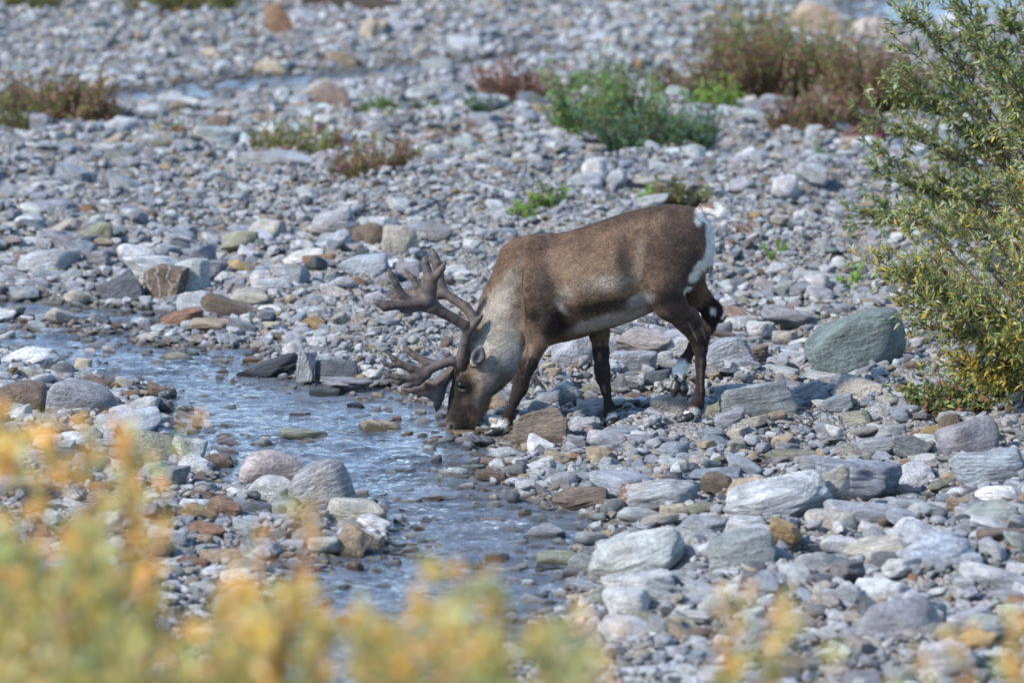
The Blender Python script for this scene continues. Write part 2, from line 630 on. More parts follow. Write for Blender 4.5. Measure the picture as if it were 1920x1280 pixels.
# torso outline: px, top, bottom, half width (px)
TORSO = [(955, 505, 640, 22), (965, 482, 655, 36), (985, 456, 652, 50), (1010, 442, 645, 58), (1040, 438.5, 640, 62), (1070, 433, 632, 68), (1110, 420, 622, 76),
         (1150, 406, 612, 80), (1185, 396, 600, 78), (1215, 389, 586, 72), (1245, 384, 570, 66), (1270, 384, 556, 62), (1295, 390, 540, 55), (1312, 398, 524, 45),
         (1326, 412, 505, 32), (1335, 435, 480, 16)]


def build_body_field(step):
    lo = at_y(820, 830, Y0); hi = at_y(1380, 370, Y0)
    F = Field((lo.x, Y0 - 0.42, lo.z), (hi.x, Y0 + 0.42, hi.z), step)

    def torso(X, Y, Z):
        px = 960 + X * S0
        # pixel row of a point in the middle plane, taken linearly
        z_of = lambda p: W(960, p, 0)[2]
        za, zb = z_of(380), z_of(680)
        top, bot, hw = interp(TORSO, px)
        zt = za + (top - 380) / 300 * (zb - za)
        zo = za + (bot - 380) / 300 * (zb - za)
        c = zt * 0.46 + zo * 0.54
        rz = np.where(Z > c, zt - c, c - zo)
        t = (Z - c) / rz
        ry = hw / S0 * (1 - 0.16 * np.clip(t, 0, 1) ** 1.5) * (1 - 0.10 * np.clip(-t, 0, 1))
        q = (np.abs(t) ** 2.15 + (np.abs(Y - Y0) / ry) ** 2.15) ** (1 / 2.15)
        d = (q - 1) * np.minimum(rz, ry) * 0.8
        endl = (955 - px) / S0; endr = (px - 1336) / S0
        return np.maximum(d, np.maximum(endl, endr))
    F.add(torso, W(955, 370, -.4), W(1340, 680, .4), 0.03, 0.02)
    # neck and head: px, py, dy, r
    chain(F, [(1012, 535, 0, 88), (968, 590, 0, 64), (930, 655, -.01, 47), (902, 700, -.02, 41)], ls=.66, k=.045)
    chain(F, [(985, 500, 0, 52), (950, 560, 0, 38), (912, 628, -.01, 28), (892, 668, -.02, 26)], ls=.6, k=.04)    # crest of the neck
    chain(F, [(1000, 600, 0, 48), (966, 656, -.01, 34), (928, 712, -.02, 20)], ls=.55, k=.04)                     # dewlap / throat mane
    chain(F, [(893, 703, -.02, 41), (878, 752, -.02, 35), (866, 788, -.02, 27.5), (863, 799, -.02, 24.5)], ls=.55, k=.03)
    chain(F, [(857, 798, -.02, 20), (848, 809, -.02, 13)], ls=.95, k=.02)                                         # nose
    chain(F, [(872, 795, -.02, 17), (858, 808, -.02, 9)], ls=.8, k=.012)                                          # lower lip
    chain(F, [(870, 715, -.02, 20), (868, 728, -.02, 18)], ls=1.25, k=.03)                                        # brow
    for s in (-1, 1):
        yy = -.02 + s * .055
        chain(F, [(866, 716, yy, 9), (874, 726, yy, 9)], ls=.8, k=.02)                                            # orbit
        chain(F, [(905, 720, -.02 + s * .045, 20), (885, 745, -.02 + s * .04, 14)], ls=.6, k=.03)                  # cheek
        chain(F, [(862, 688, -.02 + s * .045, 8), (861, 680, -.02 + s * .055, 8)], ls=1, k=.02)                    # pedicle
        # scapula / shoulder muscle / elbow
        chain(F, [(1000, 470, s * .08, 26), (1000, 535, s * .145, 38), (1012, 590, s * .15, 33)], ls=.55, k=.028)
        chain(F, [(985, 590, s * .11, 24), (1010, 612, s * .13, 24)], ls=.7, k=.04)
        # ribs, stifle, hip
        chain(F, [(1095, 515, s * .12, 66), (1150, 515, s * .135, 66)], ls=.5, k=.04)
        chain(F, [(1255, 418, s * .12, 20), (1298, 470, s * .10, 34)], ls=.6, k=.035)
    # hollows: flank, behind the elbow, along the front of the shoulder blade, above the stifle
    for s in (-1, 1):
        for (p, q, dpt, r1, r2, kk) in (((1188, 478), (1198, 540), .272, 20, 24, .05), ((1052, 545), (1068, 596), .243, 15, 20, .04),
                                        ((966, 505), (972, 600), .168, 12, 15, .035), ((1044, 470), (1050, 530), .226, 9, 12, .045)):
            A = W(p[0], p[1], s * dpt); B = W(q[0], q[1], s * dpt)
            F.add(cone_fn(A, B, r1 / S0, r2 / S0, .8), A, B, .12, kk, cut=True)
    # ears
    chain(F, [(884, 686, -.085, 6), (892, 678, -.125, 11), (897, 667, -.150, 13.5), (900, 656, -.158, 8), (901, 650, -.16, 4)], ls=.42, k=.010)
    chain(F, [(880, 676, .03, 7), (886, 662, .07, 11), (890, 652, .10, 11), (892, 644, .11, 6)], ls=.42, k=.012)
    for name, pts in LEGS.items():
        chain(F, pts, ls=LEG_LS[name], k=.022)
    # chest between the forelegs, groin, sheath, scrotum
    chain(F, [(1030, 600, .0, 38), (1080, 594, .02, 34)], ls=.9, k=.05)
    chain(F, [(1215, 560, 0, 22), (1195, 575, 0, 13)], ls=1, k=.03)
    chain(F, [(1284, 530, 0, 12), (1288, 543, -.01, 7)], ls=1, k=.015)
    # heel tendon at the near hock, hollow in front of it
    chain(F, [(1296, 580, -.11, 7), (1324, 618, -.10, 7), (1322, 640, -.095, 6)], ls=.8, k=.012)
    # tail
    chain(F, [(1305, 402, -.0, 12), (1322, 392, -.01, 9.5), (1338, 391, -.02, 12), (1350, 398, -.03, 10.5), (1364, 408, -.035, 4)], ls=.8, k=.015)
    # concave ear, nostril, mouth line
    A = W(899, 661, -.176); B = W(895, 673, -.160)
    F.add(cone_fn(A, B, .020, .020, .8), A, B, .05, .008, cut=True)
    for s in (-1, 1):
        A = W(845, 806, -.02 + s * .040); B = W(848, 801, -.02 + s * .044)
        F.add(cone_fn(A, B, .009, .006, 1.0), A, B, .03, .006, cut=True)
    for s in (-1, 1):
        A = W(849, 814, -.02 + s * .03); B = W(872, 805, -.02 + s * .045)
        F.add(cone_fn(A, B, .004, .003, 1.0), A, B, .03, .004, cut=True)
    return F


def seg_dist(P, A, B):
    ab = B - A
    t = np.clip(((P - A) @ ab) / (ab @ ab), 0, 1)
    return np.linalg.norm(P - A - t[:, None] * ab, axis=1), t


C_BROWN = (.146, .094, .063); C_DARK = (.026, .019, .016); C_BLACK = (.016, .012, .011)
C_PALE = (.43, .385, .32); C_WHITE = (.74, .72, .665); C_TAN = (.19, .14, .105); C_GREY = (.24, .215, .19)
# fur markings plus painted muscle shading and highlights: centre px, py, radius x, y, rotation, colour, strength, softness
MARKS = [
    (1150, 405, 170, 24, -14, (.062, .042, .033), .8, .8),
    (1268, 450, 62, 75, 0, (.050, .036, .030), .85, .8),
    (1085, 505, 80, 32, -12, (.235, .163, .108), .85, .9),  # lighter flank, its soft highlight painted in
    (1135, 524, 50, 22, -10, (.30, .255, .21), .8, .9),  # light flank area, part of the painted muscle shading
    (1050, 480, 40, 20, -10, (.17, .12, .085), .5, .9),
    (1196, 488, 12, 52, 5, (.27, .205, .15), .85, .8),  # pale streak painted along the thigh front to shape the muscle
    (1165, 470, 16, 50, 10, (.050, .036, .030), .7, .9),
    (1115, 570, 92, 17, -12, (.022, .016, .014), .95, .85),
    (1062, 545, 26, 20, -30, C_PALE, .4, .9),
    (1140, 600, 95, 17, -14, (.36, .315, .26), 1.0, .45),
    (1200, 560, 34, 18, -25, (.34, .30, .26), .9, .5),
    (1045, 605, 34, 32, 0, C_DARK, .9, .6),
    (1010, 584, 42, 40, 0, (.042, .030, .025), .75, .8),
    (1000, 588, 17, 17, 0, (.010, .008, .008), .8, .9),  # dark shading painted on the shoulder
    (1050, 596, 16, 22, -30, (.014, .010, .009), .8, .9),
    (1010, 520, 26, 34, 0, (.075, .052, .040), .6, .9),
    (929, 582, 27, 84, 28, C_PALE, .92, .75),
    (966, 508, 11, 40, 20, (.22, .18, .145), .5, .9),
    (1050, 570, 8, 22, -40, (.36, .32, .28), .6, .9),  # painted light on the crease behind the shoulder
    (935, 640, 52, 62, 20, (.38, .345, .29), .95, .7),
    (893, 632, 10, 34, 30, (.20, .155, .12), .7, .8),
    (958, 676, 24, 42, 15, (.46, .44, .40), .9, .7),
    (915, 705, 34, 30, 20, (.25, .225, .195), .8, .8),
    (862, 748, 37, 60, 12, (.018, .014, .0125), .98, .5),
    (905, 740, 18, 30, 25, (.19, .16, .14), .7, .8),
    (868, 723, 20, 24, 0, (.010, .008, .007), .95, .7),
    (860, 684, 20, 17, 0, (.018, .014, .012), .95, .7),
    (858, 800, 34, 22, 10, (.013, .011, .010), .95, .6),
    (844, 803, 10, 12, 0, (.10, .082, .075), .8, .7),
    (846, 803, 5, 7.5, 15, (.004, .004, .004), 1.0, .4),
    (866, 807, 20, 2.6, -12, (.012, .010, .009), .9, .4),
    (866, 731, 8, 3, 10, (.13, .105, .09), .8, .5),
    (861, 742, 3.2, 15, 8, (.010, .008, .008), .9, .6),
    (874, 752, 10, 16, 20, (.075, .058, .050), .6, .9),
    (992, 668, 3, 26, 25, (.16, .12, .10), .8, .7),  # painted tendon highlight on the near foreleg
    (1331, 452, 10.5, 58, -6, C_WHITE, 1.0, .4),
    (1262, 560, 42, 50, 20, (.036, .026, .022), .85, .7),
    (1285, 500, 22, 50, 10, (.060, .045, .038), .6, .8),
    (1324, 482, 10.5, 30, 16, C_WHITE, 1.0, .4),
    (1306, 507, 11, 30, 26, C_WHITE, .95, .4),
    (1308, 408, 9, 14, 0, C_WHITE, .9, .5),
    (1288, 543, 9, 10, 0, C_WHITE, .9, .5),
]


def body_colours(V):
    px, py = project(V[:, 0], V[:, 1], V[:, 2])
    # flank markings of both sides follow the same side view
    pys = py + (V[:, 1] - (Y0 - .1)) * SP * S0 * 0.9
    c = np.tile(np.array(C_BROWN), (len(V), 1))
    c *= (1 + 0.16 * samp(T_COL, V[:, 0] * 1.0, V[:, 2] + V[:, 1] * .5, 1.1))[:, None]
    for (cx, cy, rx, ry, rot, col, st, soft) in MARKS:
        a = R(rot)
        dx, dy = px - cx, (pys - cy)
        u = (dx * math.cos(a) + dy * math.sin(a)) / rx
        v = (-dx * math.sin(a) + dy * math.cos(a)) / ry
        nz = 0.10 * samp(T_COL, V[:, 0], V[:, 2], 0.5)
        q = np.sqrt(u * u + v * v) + nz
        w = st * (1 - sstep(1 - soft, 1 + soft * 0.35, q))
        c = c * (1 - w[:, None]) + np.array(col) * w[:, None]
    # belly seen from below and the inner side of the thighs stay pale
    under = sstep(645, 600, pys) * sstep(1080, 1120, px) * sstep(1240, 1215, px) * sstep(592, 604, pys)
    streaks = []
    # legs
    for name, pts in LEGS.items():
        dmin = np.full(len(V), 9.0)
        pp = pts[2:] if 'front' in name else pts[3:]
        for a, b in zip(pp[:-1], pp[1:]):
            d, _ = seg_dist(V, W(*a[:3]), W(*b[:3]))
            dmin = np.minimum(dmin, d)
        top = W(*pp[0][:3])[2]
        w = sstep(.075, .05, dmin) * sstep(top + .16, top + .02, V[:, 2])
        if name == 'far_hind': w = sstep(.11, .07, dmin)
        dark = np.array((.030, .022, .019))
        c = c * (1 - w[:, None]) + dark * w[:, None]
    for (cx, cy, rx, ry, rot, st) in ((993, 664, 2.6, 24, 24, .8), (1314, 705, 2.4, 42, 0, .6), (1299, 622, 2.6, 22, -28, .7), (1318, 622, 2.4, 18, -20, .6), (1250, 590, 4, 22, -42, .5),  # tendon highlights and patches of light painted onto the dark legs
                                      (1124, 668, 4, 10, 0, .6), (1133, 728, 3, 10, -12, .8), (968, 700, 3, 12, 20, .4)):
        a = R(rot); dx, dy = px - cx, py - cy
        q = np.sqrt(((dx * math.cos(a) + dy * math.sin(a)) / rx) ** 2 + ((-dx * math.sin(a) + dy * math.cos(a)) / ry) ** 2)
        w = st * (1 - sstep(.4, 1.3, q))
        c = c * (1 - w[:, None]) + np.array((.15, .11, .09)) * w[:, None]
    for (sx, sy, sd, r, st) in ((940, 802, -.16, 15, .95), (926, 807, -.162, 14, 1.0), (1152, 781, .11, 11, .95), (1147, 791, .105, 13, 1.0),
                            (1318, 758, -.06, 10, .9), (1302, 776, -.085, 15, 1.0), (1287, 783, -.09, 14, 1.0),
                            (1276, 692, .11, 19, .95), (1275, 708, .10, 15, .95), (1334, 581, .105, 6.5, 1.0)):
        P = W(sx, sy, sd)
        d = np.linalg.norm(V - P, axis=1) * S0
        w = st * (1 - sstep(r * .6, r * 1.25, d + 1.5 * samp(T_COL, V[:, 0], V[:, 2], .3)))
        c = c * (1 - w[:, None]) + np.array(C_WHITE) * w[:, None]
    # tail: brown above, white below and at the tip
    tl = sstep(1312, 1320, px) * (py < 416)
    lower = sstep(-3, 5, py - (389 + (px - 1325) * 0.25))
    lower = np.maximum(lower, sstep(1334, 1344, px))
    tc_ = np.array((.17, .12, .085)) * (1 - lower[:, None]) + np.array(C_WHITE) * lower[:, None]
    c = c * (1 - tl[:, None]) + tc_ * tl[:, None]
    # ear: grey with a pale rim
    q = np.sqrt(((px - 897) / 15) ** 2 + ((py - 667) / 22) ** 2)
    w = (q < 1.25) & (V[:, 1] < Y0 - .122)
    ec = np.array((.095, .09, .088)) + (np.array((.33, .31, .265)) - np.array((.12, .115, .11))) * sstep(.75, 1.1, q)[:, None]
    c = np.where(w[:, None], ec, c)
    return np.clip(c, .01, .9)


def fur_material():
    m, nt, out = new_mat("reindeer_coat")
    a = N(nt, "ShaderNodeAttribute", attribute_name="col")
    tc = N(nt, "ShaderNodeTexCoord")
    mp = N(nt, "ShaderNodeMapping"); mp.inputs["Scale"].default_value = (1.0, 1.0, 2.2); mp.inputs["Rotation"].default_value = (0, 0.6, 0)
    L(nt, tc.outputs["Object"], mp.inputs[0])
    n1 = noise(nt, mp.outputs[0], 75, 4, 0.7)
    n2 = noise(nt, tc.outputs["Object"], 14, 3, 0.6)
    f = math_(nt, 'MULTIPLY', maprange(nt, n1, .3, .7, .62, 1.38), maprange(nt, n2, .3, .7, .86, 1.16))
    sc = N(nt, "ShaderNodeVectorMath", operation='SCALE')
    L(nt, a.outputs["Color"], sc.inputs[0]); L(nt, f, sc.inputs["Scale"])
    b = N(nt, "ShaderNodeBsdfPrincipled")
    L(nt, sc.outputs[0], b.inputs["Base Color"])
    b.inputs["Roughness"].default_value = 0.72
    b.inputs["Specular IOR Level"].default_value = 0.10
    b.inputs["Sheen Weight"].default_value = 0.04
    b.inputs["Sheen Roughness"].default_value = 0.5
    b.inputs["Sheen Tint"].default_value = (1.0, .93, .85, 1)
    mp2 = N(nt, "ShaderNodeMapping"); mp2.inputs["Scale"].default_value = (.85, 1.0, 1.25); mp2.inputs["Rotation"].default_value = (0, .7, 0)
    L(nt, tc.outputs["Object"], mp2.inputs[0])
    n3 = noise(nt, mp2.outputs[0], 22, 4, .6)
    L(nt, bump(nt, n1, 0.35, 0.006, bump(nt, n3, .45, .02)), b.inputs["Normal"])
    L(nt, b.outputs[0], out.inputs[0])
    return m


def simple_mat(name, col, rough=.5, spec=.5, scale=40, var=.25, bmp=.3):
    m, nt, out = new_mat(name)
    tc = N(nt, "ShaderNodeTexCoord")
    n = noise(nt, tc.outputs["Object"], scale, 4, .65)
    c = mixc(nt, n, tuple(v * (1 - var) for v in col), tuple(v * (1 + var) for v in col))
    b = N(nt, "ShaderNodeBsdfPrincipled")
    L(nt, c, b.inputs["Base Color"])
    b.inputs["Roughness"].default_value = rough
    b.inputs["Specular IOR Level"].default_value = spec
    L(nt, bump(nt, n, bmp, .004), b.inputs["Normal"])
    L(nt, b.outputs[0], out.inputs[0])
    return m


M_FUR = fur_material()


def antler_material():
    m, nt, out = new_mat("antler_velvet")
    tc = N(nt, "ShaderNodeTexCoord")
    n = noise(nt, tc.outputs["Object"], 60, 4, .7)
    n2 = noise(nt, tc.outputs["Object"], 9, 3, .6)
    c = mixc(nt, maprange(nt, n, .3, .7), (.018, .016, .016), (.080, .068, .063))
    c = mixc(nt, maprange(nt, n2, .35, .65, 0, .5), c, (.115, .082, .062))
    b = N(nt, "ShaderNodeBsdfPrincipled")
    L(nt, c, b.inputs["Base Color"]); b.inputs["Roughness"].default_value = .62
    b.inputs["Specular IOR Level"].default_value = .3
    b.inputs["Sheen Weight"].default_value = .45; b.inputs["Sheen Roughness"].default_value = .3
    b.inputs["Sheen Tint"].default_value = (.95, .95, 1.0, 1)
    L(nt, bump(nt, n, .5, .004), b.inputs["Normal"])
    L(nt, b.outputs[0], out.inputs[0])
    return m


def palm_fn(pts, dys, half, rnd):
    """rounded plate: outline in pixels on a tilted plane; dys = depth at (left, right) ends"""
    P = [W(p[0], p[1], 0) for p in pts]
    P = np.array([(p[0], p[2]) for p in P])
    x0, x1 = P[:, 0].min(), P[:, 0].max()

    def f(X, Y, Z):
        d2 = sdist(P, X, Z) + rnd
        yc = Y0 + dys[0] + (dys[1] - dys[0]) * np.clip((X - x0) / (x1 - x0), 0, 1)
        dy = np.abs(Y - yc) - half + rnd
        return np.minimum(np.maximum(d2, dy), 0) + np.sqrt(np.maximum(d2, 0) ** 2 + np.maximum(dy, 0) ** 2) - rnd
    A = np.array((P[:, 0].min(), Y0 + min(dys), P[:, 1].min())); B = np.array((P[:, 0].max(), Y0 + max(dys), P[:, 1].max()))
    return f, A, B


def antler(parts, palms, step=.004, k=.012, name="antler"):
    allp = [q for ch in parts for q in ch] + [(p[0], p[1], d, 10) for pl, dys in palms for p in pl for d in dys]
    Wp = np.array([W(*q[:3]) for q in allp])
    F = Field(Wp.min(0) - .05, Wp.max(0) + .05, step)
    for ch in parts:
        chain(F, ch, 1.0, k * .8, 1.17)
    for pl, dys in palms:
        f, A, B = palm_fn(pl, dys, .015, .011)
        F.add(f, A, B, .04, k * 1.4)
    V, Q = F.mesh()
    return relax(V, Q, 2), Q


NEAR_ANTLER = (
    [   # beam
        [(862, 684, -.065, 9.5), (866, 668, -.08, 9), (873, 640, -.10, 8.3), (877, 622, -.115, 8.5), (870, 609, -.125, 9), (852, 597, -.14, 8.5),
         (830, 586, -.155, 8.8), (812, 574, -.17, 11), (800, 562, -.18, 13)],
        [(800, 562, -.18, 13), (778, 566, -.19, 10.5), (750, 570, -.205, 9), (722, 573, -.22, 9), (708, 567, -.23, 5.5), (702, 566, -.235, 2.5)],
        [(770, 566, -.195, 9), (753, 553, -.21, 7), (741, 530, -.225, 6.3), (734, 515, -.23, 5), (729, 504, -.235, 2.2)],
        [(803, 562, -.18, 13), (805, 540, -.18, 12.5), (807, 524, -.18, 12)],
        [(805, 528, -.18, 9), (801, 508, -.17, 7), (798, 492, -.165, 6), (796, 483, -.16, 3)],
        [(811, 527, -.18, 7.5), (821, 513, -.19, 6), (829, 503, -.20, 5), (834, 493, -.205, 2.5)],
        [(877, 620, -.115, 7), (885, 613, -.12, 6.5), (895, 600, -.125, 5.5), (904, 592, -.13, 2.8)],
        # brow tine branch reaching left
        [(862, 682, -.07, 9), (848, 676, -.085, 7.5), (825, 684, -.10, 6.8), (802, 695, -.12, 7.2), (785, 702, -.13, 9)],
        [(790, 698, -.13, 8), (770, 690, -.145, 7), (750, 682, -.155, 6), (738, 672, -.16, 5), (726, 660, -.165, 2)],
        [(748, 682, -.155, 5), (733, 686, -.165, 4.3), (722, 682, -.17, 3.3), (713, 675, -.175, 1.6)],
        [(790, 704, -.13, 8), (768, 708, -.145, 6), (745, 707, -.155, 5), (728, 704, -.16, 4), (716, 698, -.165, 1.8)],
        [(800, 700, -.13, 8), (783, 714, -.13, 6), (768, 722, -.135, 4.5), (757, 725, -.14, 2)],
    ],
    [([(820, 560), (806, 578), (786, 574), (770, 578), (752, 576), (756, 556), (768, 560), (786, 564), (794, 548), (800, 520), (814, 524), (816, 545)], (-.205, -.17)),
     ([(800, 690), (806, 700), (786, 716), (768, 712), (772, 700), (766, 692), (778, 690)], (-.145, -.125))])

FAR_ANTLER = (
    [
        [(860, 684, .035, 9), (868, 660, .06, 8.5), (882, 632, .09, 8), (890, 606, .12, 8.5), (886, 592, .14, 8.5), (872, 575, .17, 8.5), (850, 560, .20, 8),
         (832, 548, .22, 8.5), (825, 530, .235, 9)],
        [(825, 535, .235, 9), (822, 512, .24, 8.5), (819, 494, .245, 8), (815, 480, .25, 6), (811, 468, .255, 3)],
        [(819, 494, .245, 5), (808, 487, .25, 3.5), (805, 483, .25, 2)],
        [(832, 550, .22, 9), (808, 552, .23, 10), (790, 548, .235, 9)],
        [(794, 550, .235, 8), (782, 536, .24, 6.5), (773, 520, .245, 5), (760, 506, .25, 2.2)],
        [(792, 552, .235, 8), (765, 560, .25, 8), (745, 556, .26, 6), (737, 546, .265, 4), (731, 538, .27, 2)],
        [(750, 558, .26, 5), (738, 558, .265, 3.5), (728, 555, .27, 2)],
        [(889, 604, .12, 6), (897, 598, .12, 6), (903, 588, .12, 5), (908, 577, .12, 2.8)],
        # bez tine
        [(864, 672, .05, 8), (840, 680, .07, 7), (815, 683, .09, 7), (795, 676, .11, 7), (778, 667, .12, 6), (766, 658, .13, 5.5), (757, 649, .135, 2.8)],
        [(800, 682, .10, 6), (770, 700, .11, 7), (748, 714, .12, 7), (736, 712, .125, 5), (730, 706, .13, 2)],
        # shovel
        [(862, 688, .02, 9), (849, 694, .01, 8.5), (838, 704, .0, 9), (826, 716, -.01, 10)],
        [(830, 716, -.01, 8), (795, 724, -.01, 7), (772, 731, -.01, 5), (755, 730, -.01, 2.5)],
        [(826, 722, -.01, 9), (823, 745, -.02, 7.5), (820, 758, -.025, 6), (818, 770, -.03, 2.2)],
    ],
    [([(828, 545), (832, 556), (800, 566), (770, 568), (752, 562), (752, 552), (770, 556), (784, 548), (790, 540), (800, 548)], (.26, .22)),
     ([(850, 690), (838, 722), (832, 742), (822, 768), (814, 752), (800, 744), (776, 738), (766, 730), (790, 722), (812, 714), (836, 698)], (-.005, -.02))])


def hoof_mesh(heel, tip, width, spread, sole_cut=True, dew=None):
    """two toes side by side; heel/tip are (px, py, dy, r_px)"""
    H, T = W(*heel[:3]), W(*tip[:3])
    rh, rt = heel[3] / S0, tip[3] / S0
    d = (T - H); d /= np.linalg.norm(d)
    side = np.cross(d, np.array((0, 0, 1.0)))
    nrm = np.linalg.norm(side)
    side = np.array((.95, .3, 0)) if nrm < .3 else side / nrm
    F = Field(np.minimum(H, T) - .07, np.maximum(H, T) + .07, .003)
    for s in (-1, 1):
        A = H + side * s * width * .5; B = T + side * s * (width * .5 + spread)
        mid = A * .45 + B * .55
        F.add(cone_fn(A, mid, rh * .9, rh), A, mid, rh + .02, .006)
        F.add(cone_fn(mid, B, rh, rt), mid, B, rh + .02, .006)
        if dew:
            D0 = W(*dew[:3]) + side * s * width * .7
            F.add(cone_fn(D0, D0 + np.array((0, 0, -.012)), dew[3] / S0, dew[3] / S0 * .6), D0, D0, .03, .004)
    if sole_cut:
        zs = min(H[2], T[2]) - rt * .7
        F.D = np.maximum(F.D, (zs - (F.lo[2] + F.step * np.arange(F.n[2])))[None, None, :].astype(np.float32))
    return F.mesh()


def make_deer():
    root = empty("reindeer", (W(1130, 800, 0)[0], Y0, 0.0))
    tag(root, "brown bull reindeer with velvet antlers bending down to drink from the stream", "reindeer")
    org = np.array(root.location)

    def part(name, V, Fc, mat, cols=None, parent=root):
        o = bpy.data.objects.new(name, np_mesh(name, V - org, Fc, mat, True, cols))
        link(o, parent)
        return o
    F = build_body_field(.0065)
    V, Q = F.mesh()
    # light smoothing of the grid steps
    V = relax(V, Q, 2)
    cols = body_colours(V)
    body = part("body", V, Q, M_FUR, cols)
    # coat hairs: short tapered blades lying along the body
    e1, e2 = V[Q[:, 1]] - V[Q[:, 0]], V[Q[:, 3]] - V[Q[:, 0]]
    fn = np.cross(e1, e2); ar = np.linalg.norm(fn, axis=1) + 1e-12; fn /= ar[:, None]
    C = V[Q].mean(1)
    px, py = project(C[:, 0], C[:, 1], C[:, 2])
    wgt = ar * np.where(py > 640, .5, 1.0) * np.where((px < 885) & (py > 690), .35, 1.0)
    nh = 220000
    pick = RNG.choice(len(Q), nh, p=wgt / wgt.sum())
    ab = RNG.random((nh, 2))
    base = V[Q[pick, 0]] + e1[pick] * ab[:, :1] + e2[pick] * ab[:, 1:]
    nn = fn[pick]; hx, hy = px[pick], py[pick]
    # hair flow
    flow = np.tile(np.array((1.0, 0, -.45)), (nh, 1))
    neck = sstep(1010, 950, hx)
    flow += neck[:, None] * np.array((-.5, 0, .9))
    low = sstep(600, 650, hy) * sstep(950, 980, hx)
    flow = flow * (1 - low[:, None]) + low[:, None] * np.array((.15, 0, -1.0))
    rump = sstep(1300, 1330, hx) * (hy > 415)
    flow = flow * (1 - rump[:, None]) + rump[:, None] * np.array((.2, 0, -1.0))
    flow += RNG.normal(0, .22, (nh, 3))
    flow -= nn * (flow * nn).sum(1)[:, None]
    flow /= np.linalg.norm(flow, axis=1)[:, None] + 1e-9
    ln = .013 + .018 * neck + .012 * rump
    ln = np.where((hx > 955) & (hy > 640), .007, ln)
    ln = np.where((hx < 900) & (hy > 690), .007, ln)
    ln = np.where((hx > 950) & (hx < 1330) & (hy > 750), .014, ln)
    ln = np.where((hx > 1334) & (hy < 415), .020, ln)
    ln = np.where((hx > 872) & (hx < 915) & (hy > 640) & (hy < 692), .006, ln)
    ln = np.where((hx > 940) & (hx < 990) & (hy > 640) & (hy < 715), .035, ln)
    ln = ln * RNG.uniform(.6, 1.35, nh)
    lift = RNG.uniform(.18, .5, nh)
    tip = base + (flow + nn * lift[:, None]) * ln[:, None]
    side = np.cross(flow, nn) * (RNG.uniform(.0007, .0014, nh))[:, None]
    hv = np.empty((nh, 3, 3)); hv[:, 0] = base - side; hv[:, 1] = base + side; hv[:, 2] = tip
    hc = body_colours(base) * RNG.uniform(.68, 1.38, nh)[:, None]
    hme = np_mesh("coat_hair", hv.reshape(-1, 3) - org, np.arange(nh * 3).reshape(-1, 3), M_FUR, True, np.repeat(np.clip(hc, 0, .9), 3, 0))
    nrm = nn + flow * .0
    hme.normals_split_custom_set_from_vertices(np.repeat(nrm, 3, 0).astype(np.float32))
    hair = link(bpy.data.objects.new("coat_hair", hme), root)
    hair["kind"] = "stuff"
    mA = antler_material()
    for parts, palms in (NEAR_ANTLER, FAR_ANTLER):
        v, q = antler(parts, palms)
        part("antler", v, q, mA)
    mH = simple_mat("hoof_horn", (.016, .015, .013), .45, .5, 60)
    g = [((938, 804, -.16, 8.5), (911, 812, -.165, 4.0), .030, .008, True, (952, 795, -.15, 3.5)),
         ((1148, 787, .115, 8.5), (1138, 797, .10, 5), .030, .004, True, (1156, 780, .13, 3.5)),
         ((1294, 779, -.088, 8.5), (1274, 788, -.095, 4.5), .030, .006, True, (1312, 776, -.08, 3.6)),
         ((1274, 719, .090, 10), (1273, 739, .078, 5.5), .040, .010, False, (1276, 706, .06, 5))]
    for a in g:
        v, q = hoof_mesh(*a)
        part("hoof", v, q, mH)
        if a[4]:
            H, T = W(*a[0][:3]), W(*a[1][:3])
            HOOVES.append((float((H[0] + T[0]) / 2), float((H[1] + T[1]) / 2), float(min(H[2], T[2]) - a[1][3] / S0 * .7)))
    # eyes
    mE = simple_mat("eye_gloss", (.006, .005, .004), .12, .35, 20, .1, .0)
    for s in (-1, 1):
        qx, qy = project(V[:, 0], V[:, 1], V[:, 2])
        near = (np.abs(V[:, 0] - W(866, 722, 0)[0]) < .008) & (np.abs(V[:, 2] - W(866, 722, 0)[2]) < .008)
        ys = V[near, 1]
        c = W(866, 722, 0); c[1] = (ys.min() if s < 0 else ys.max()) - s * .0045; c[2] = W(866, 722, c[1] - Y0)[2] if s < 0 else c[2]
        bpy_v, bpy_f = ico(3)
        o = part("eye", bpy_v * np.array((.0235, .012, .019)) + c, bpy_f, mE)
    return root


_ICO = {}


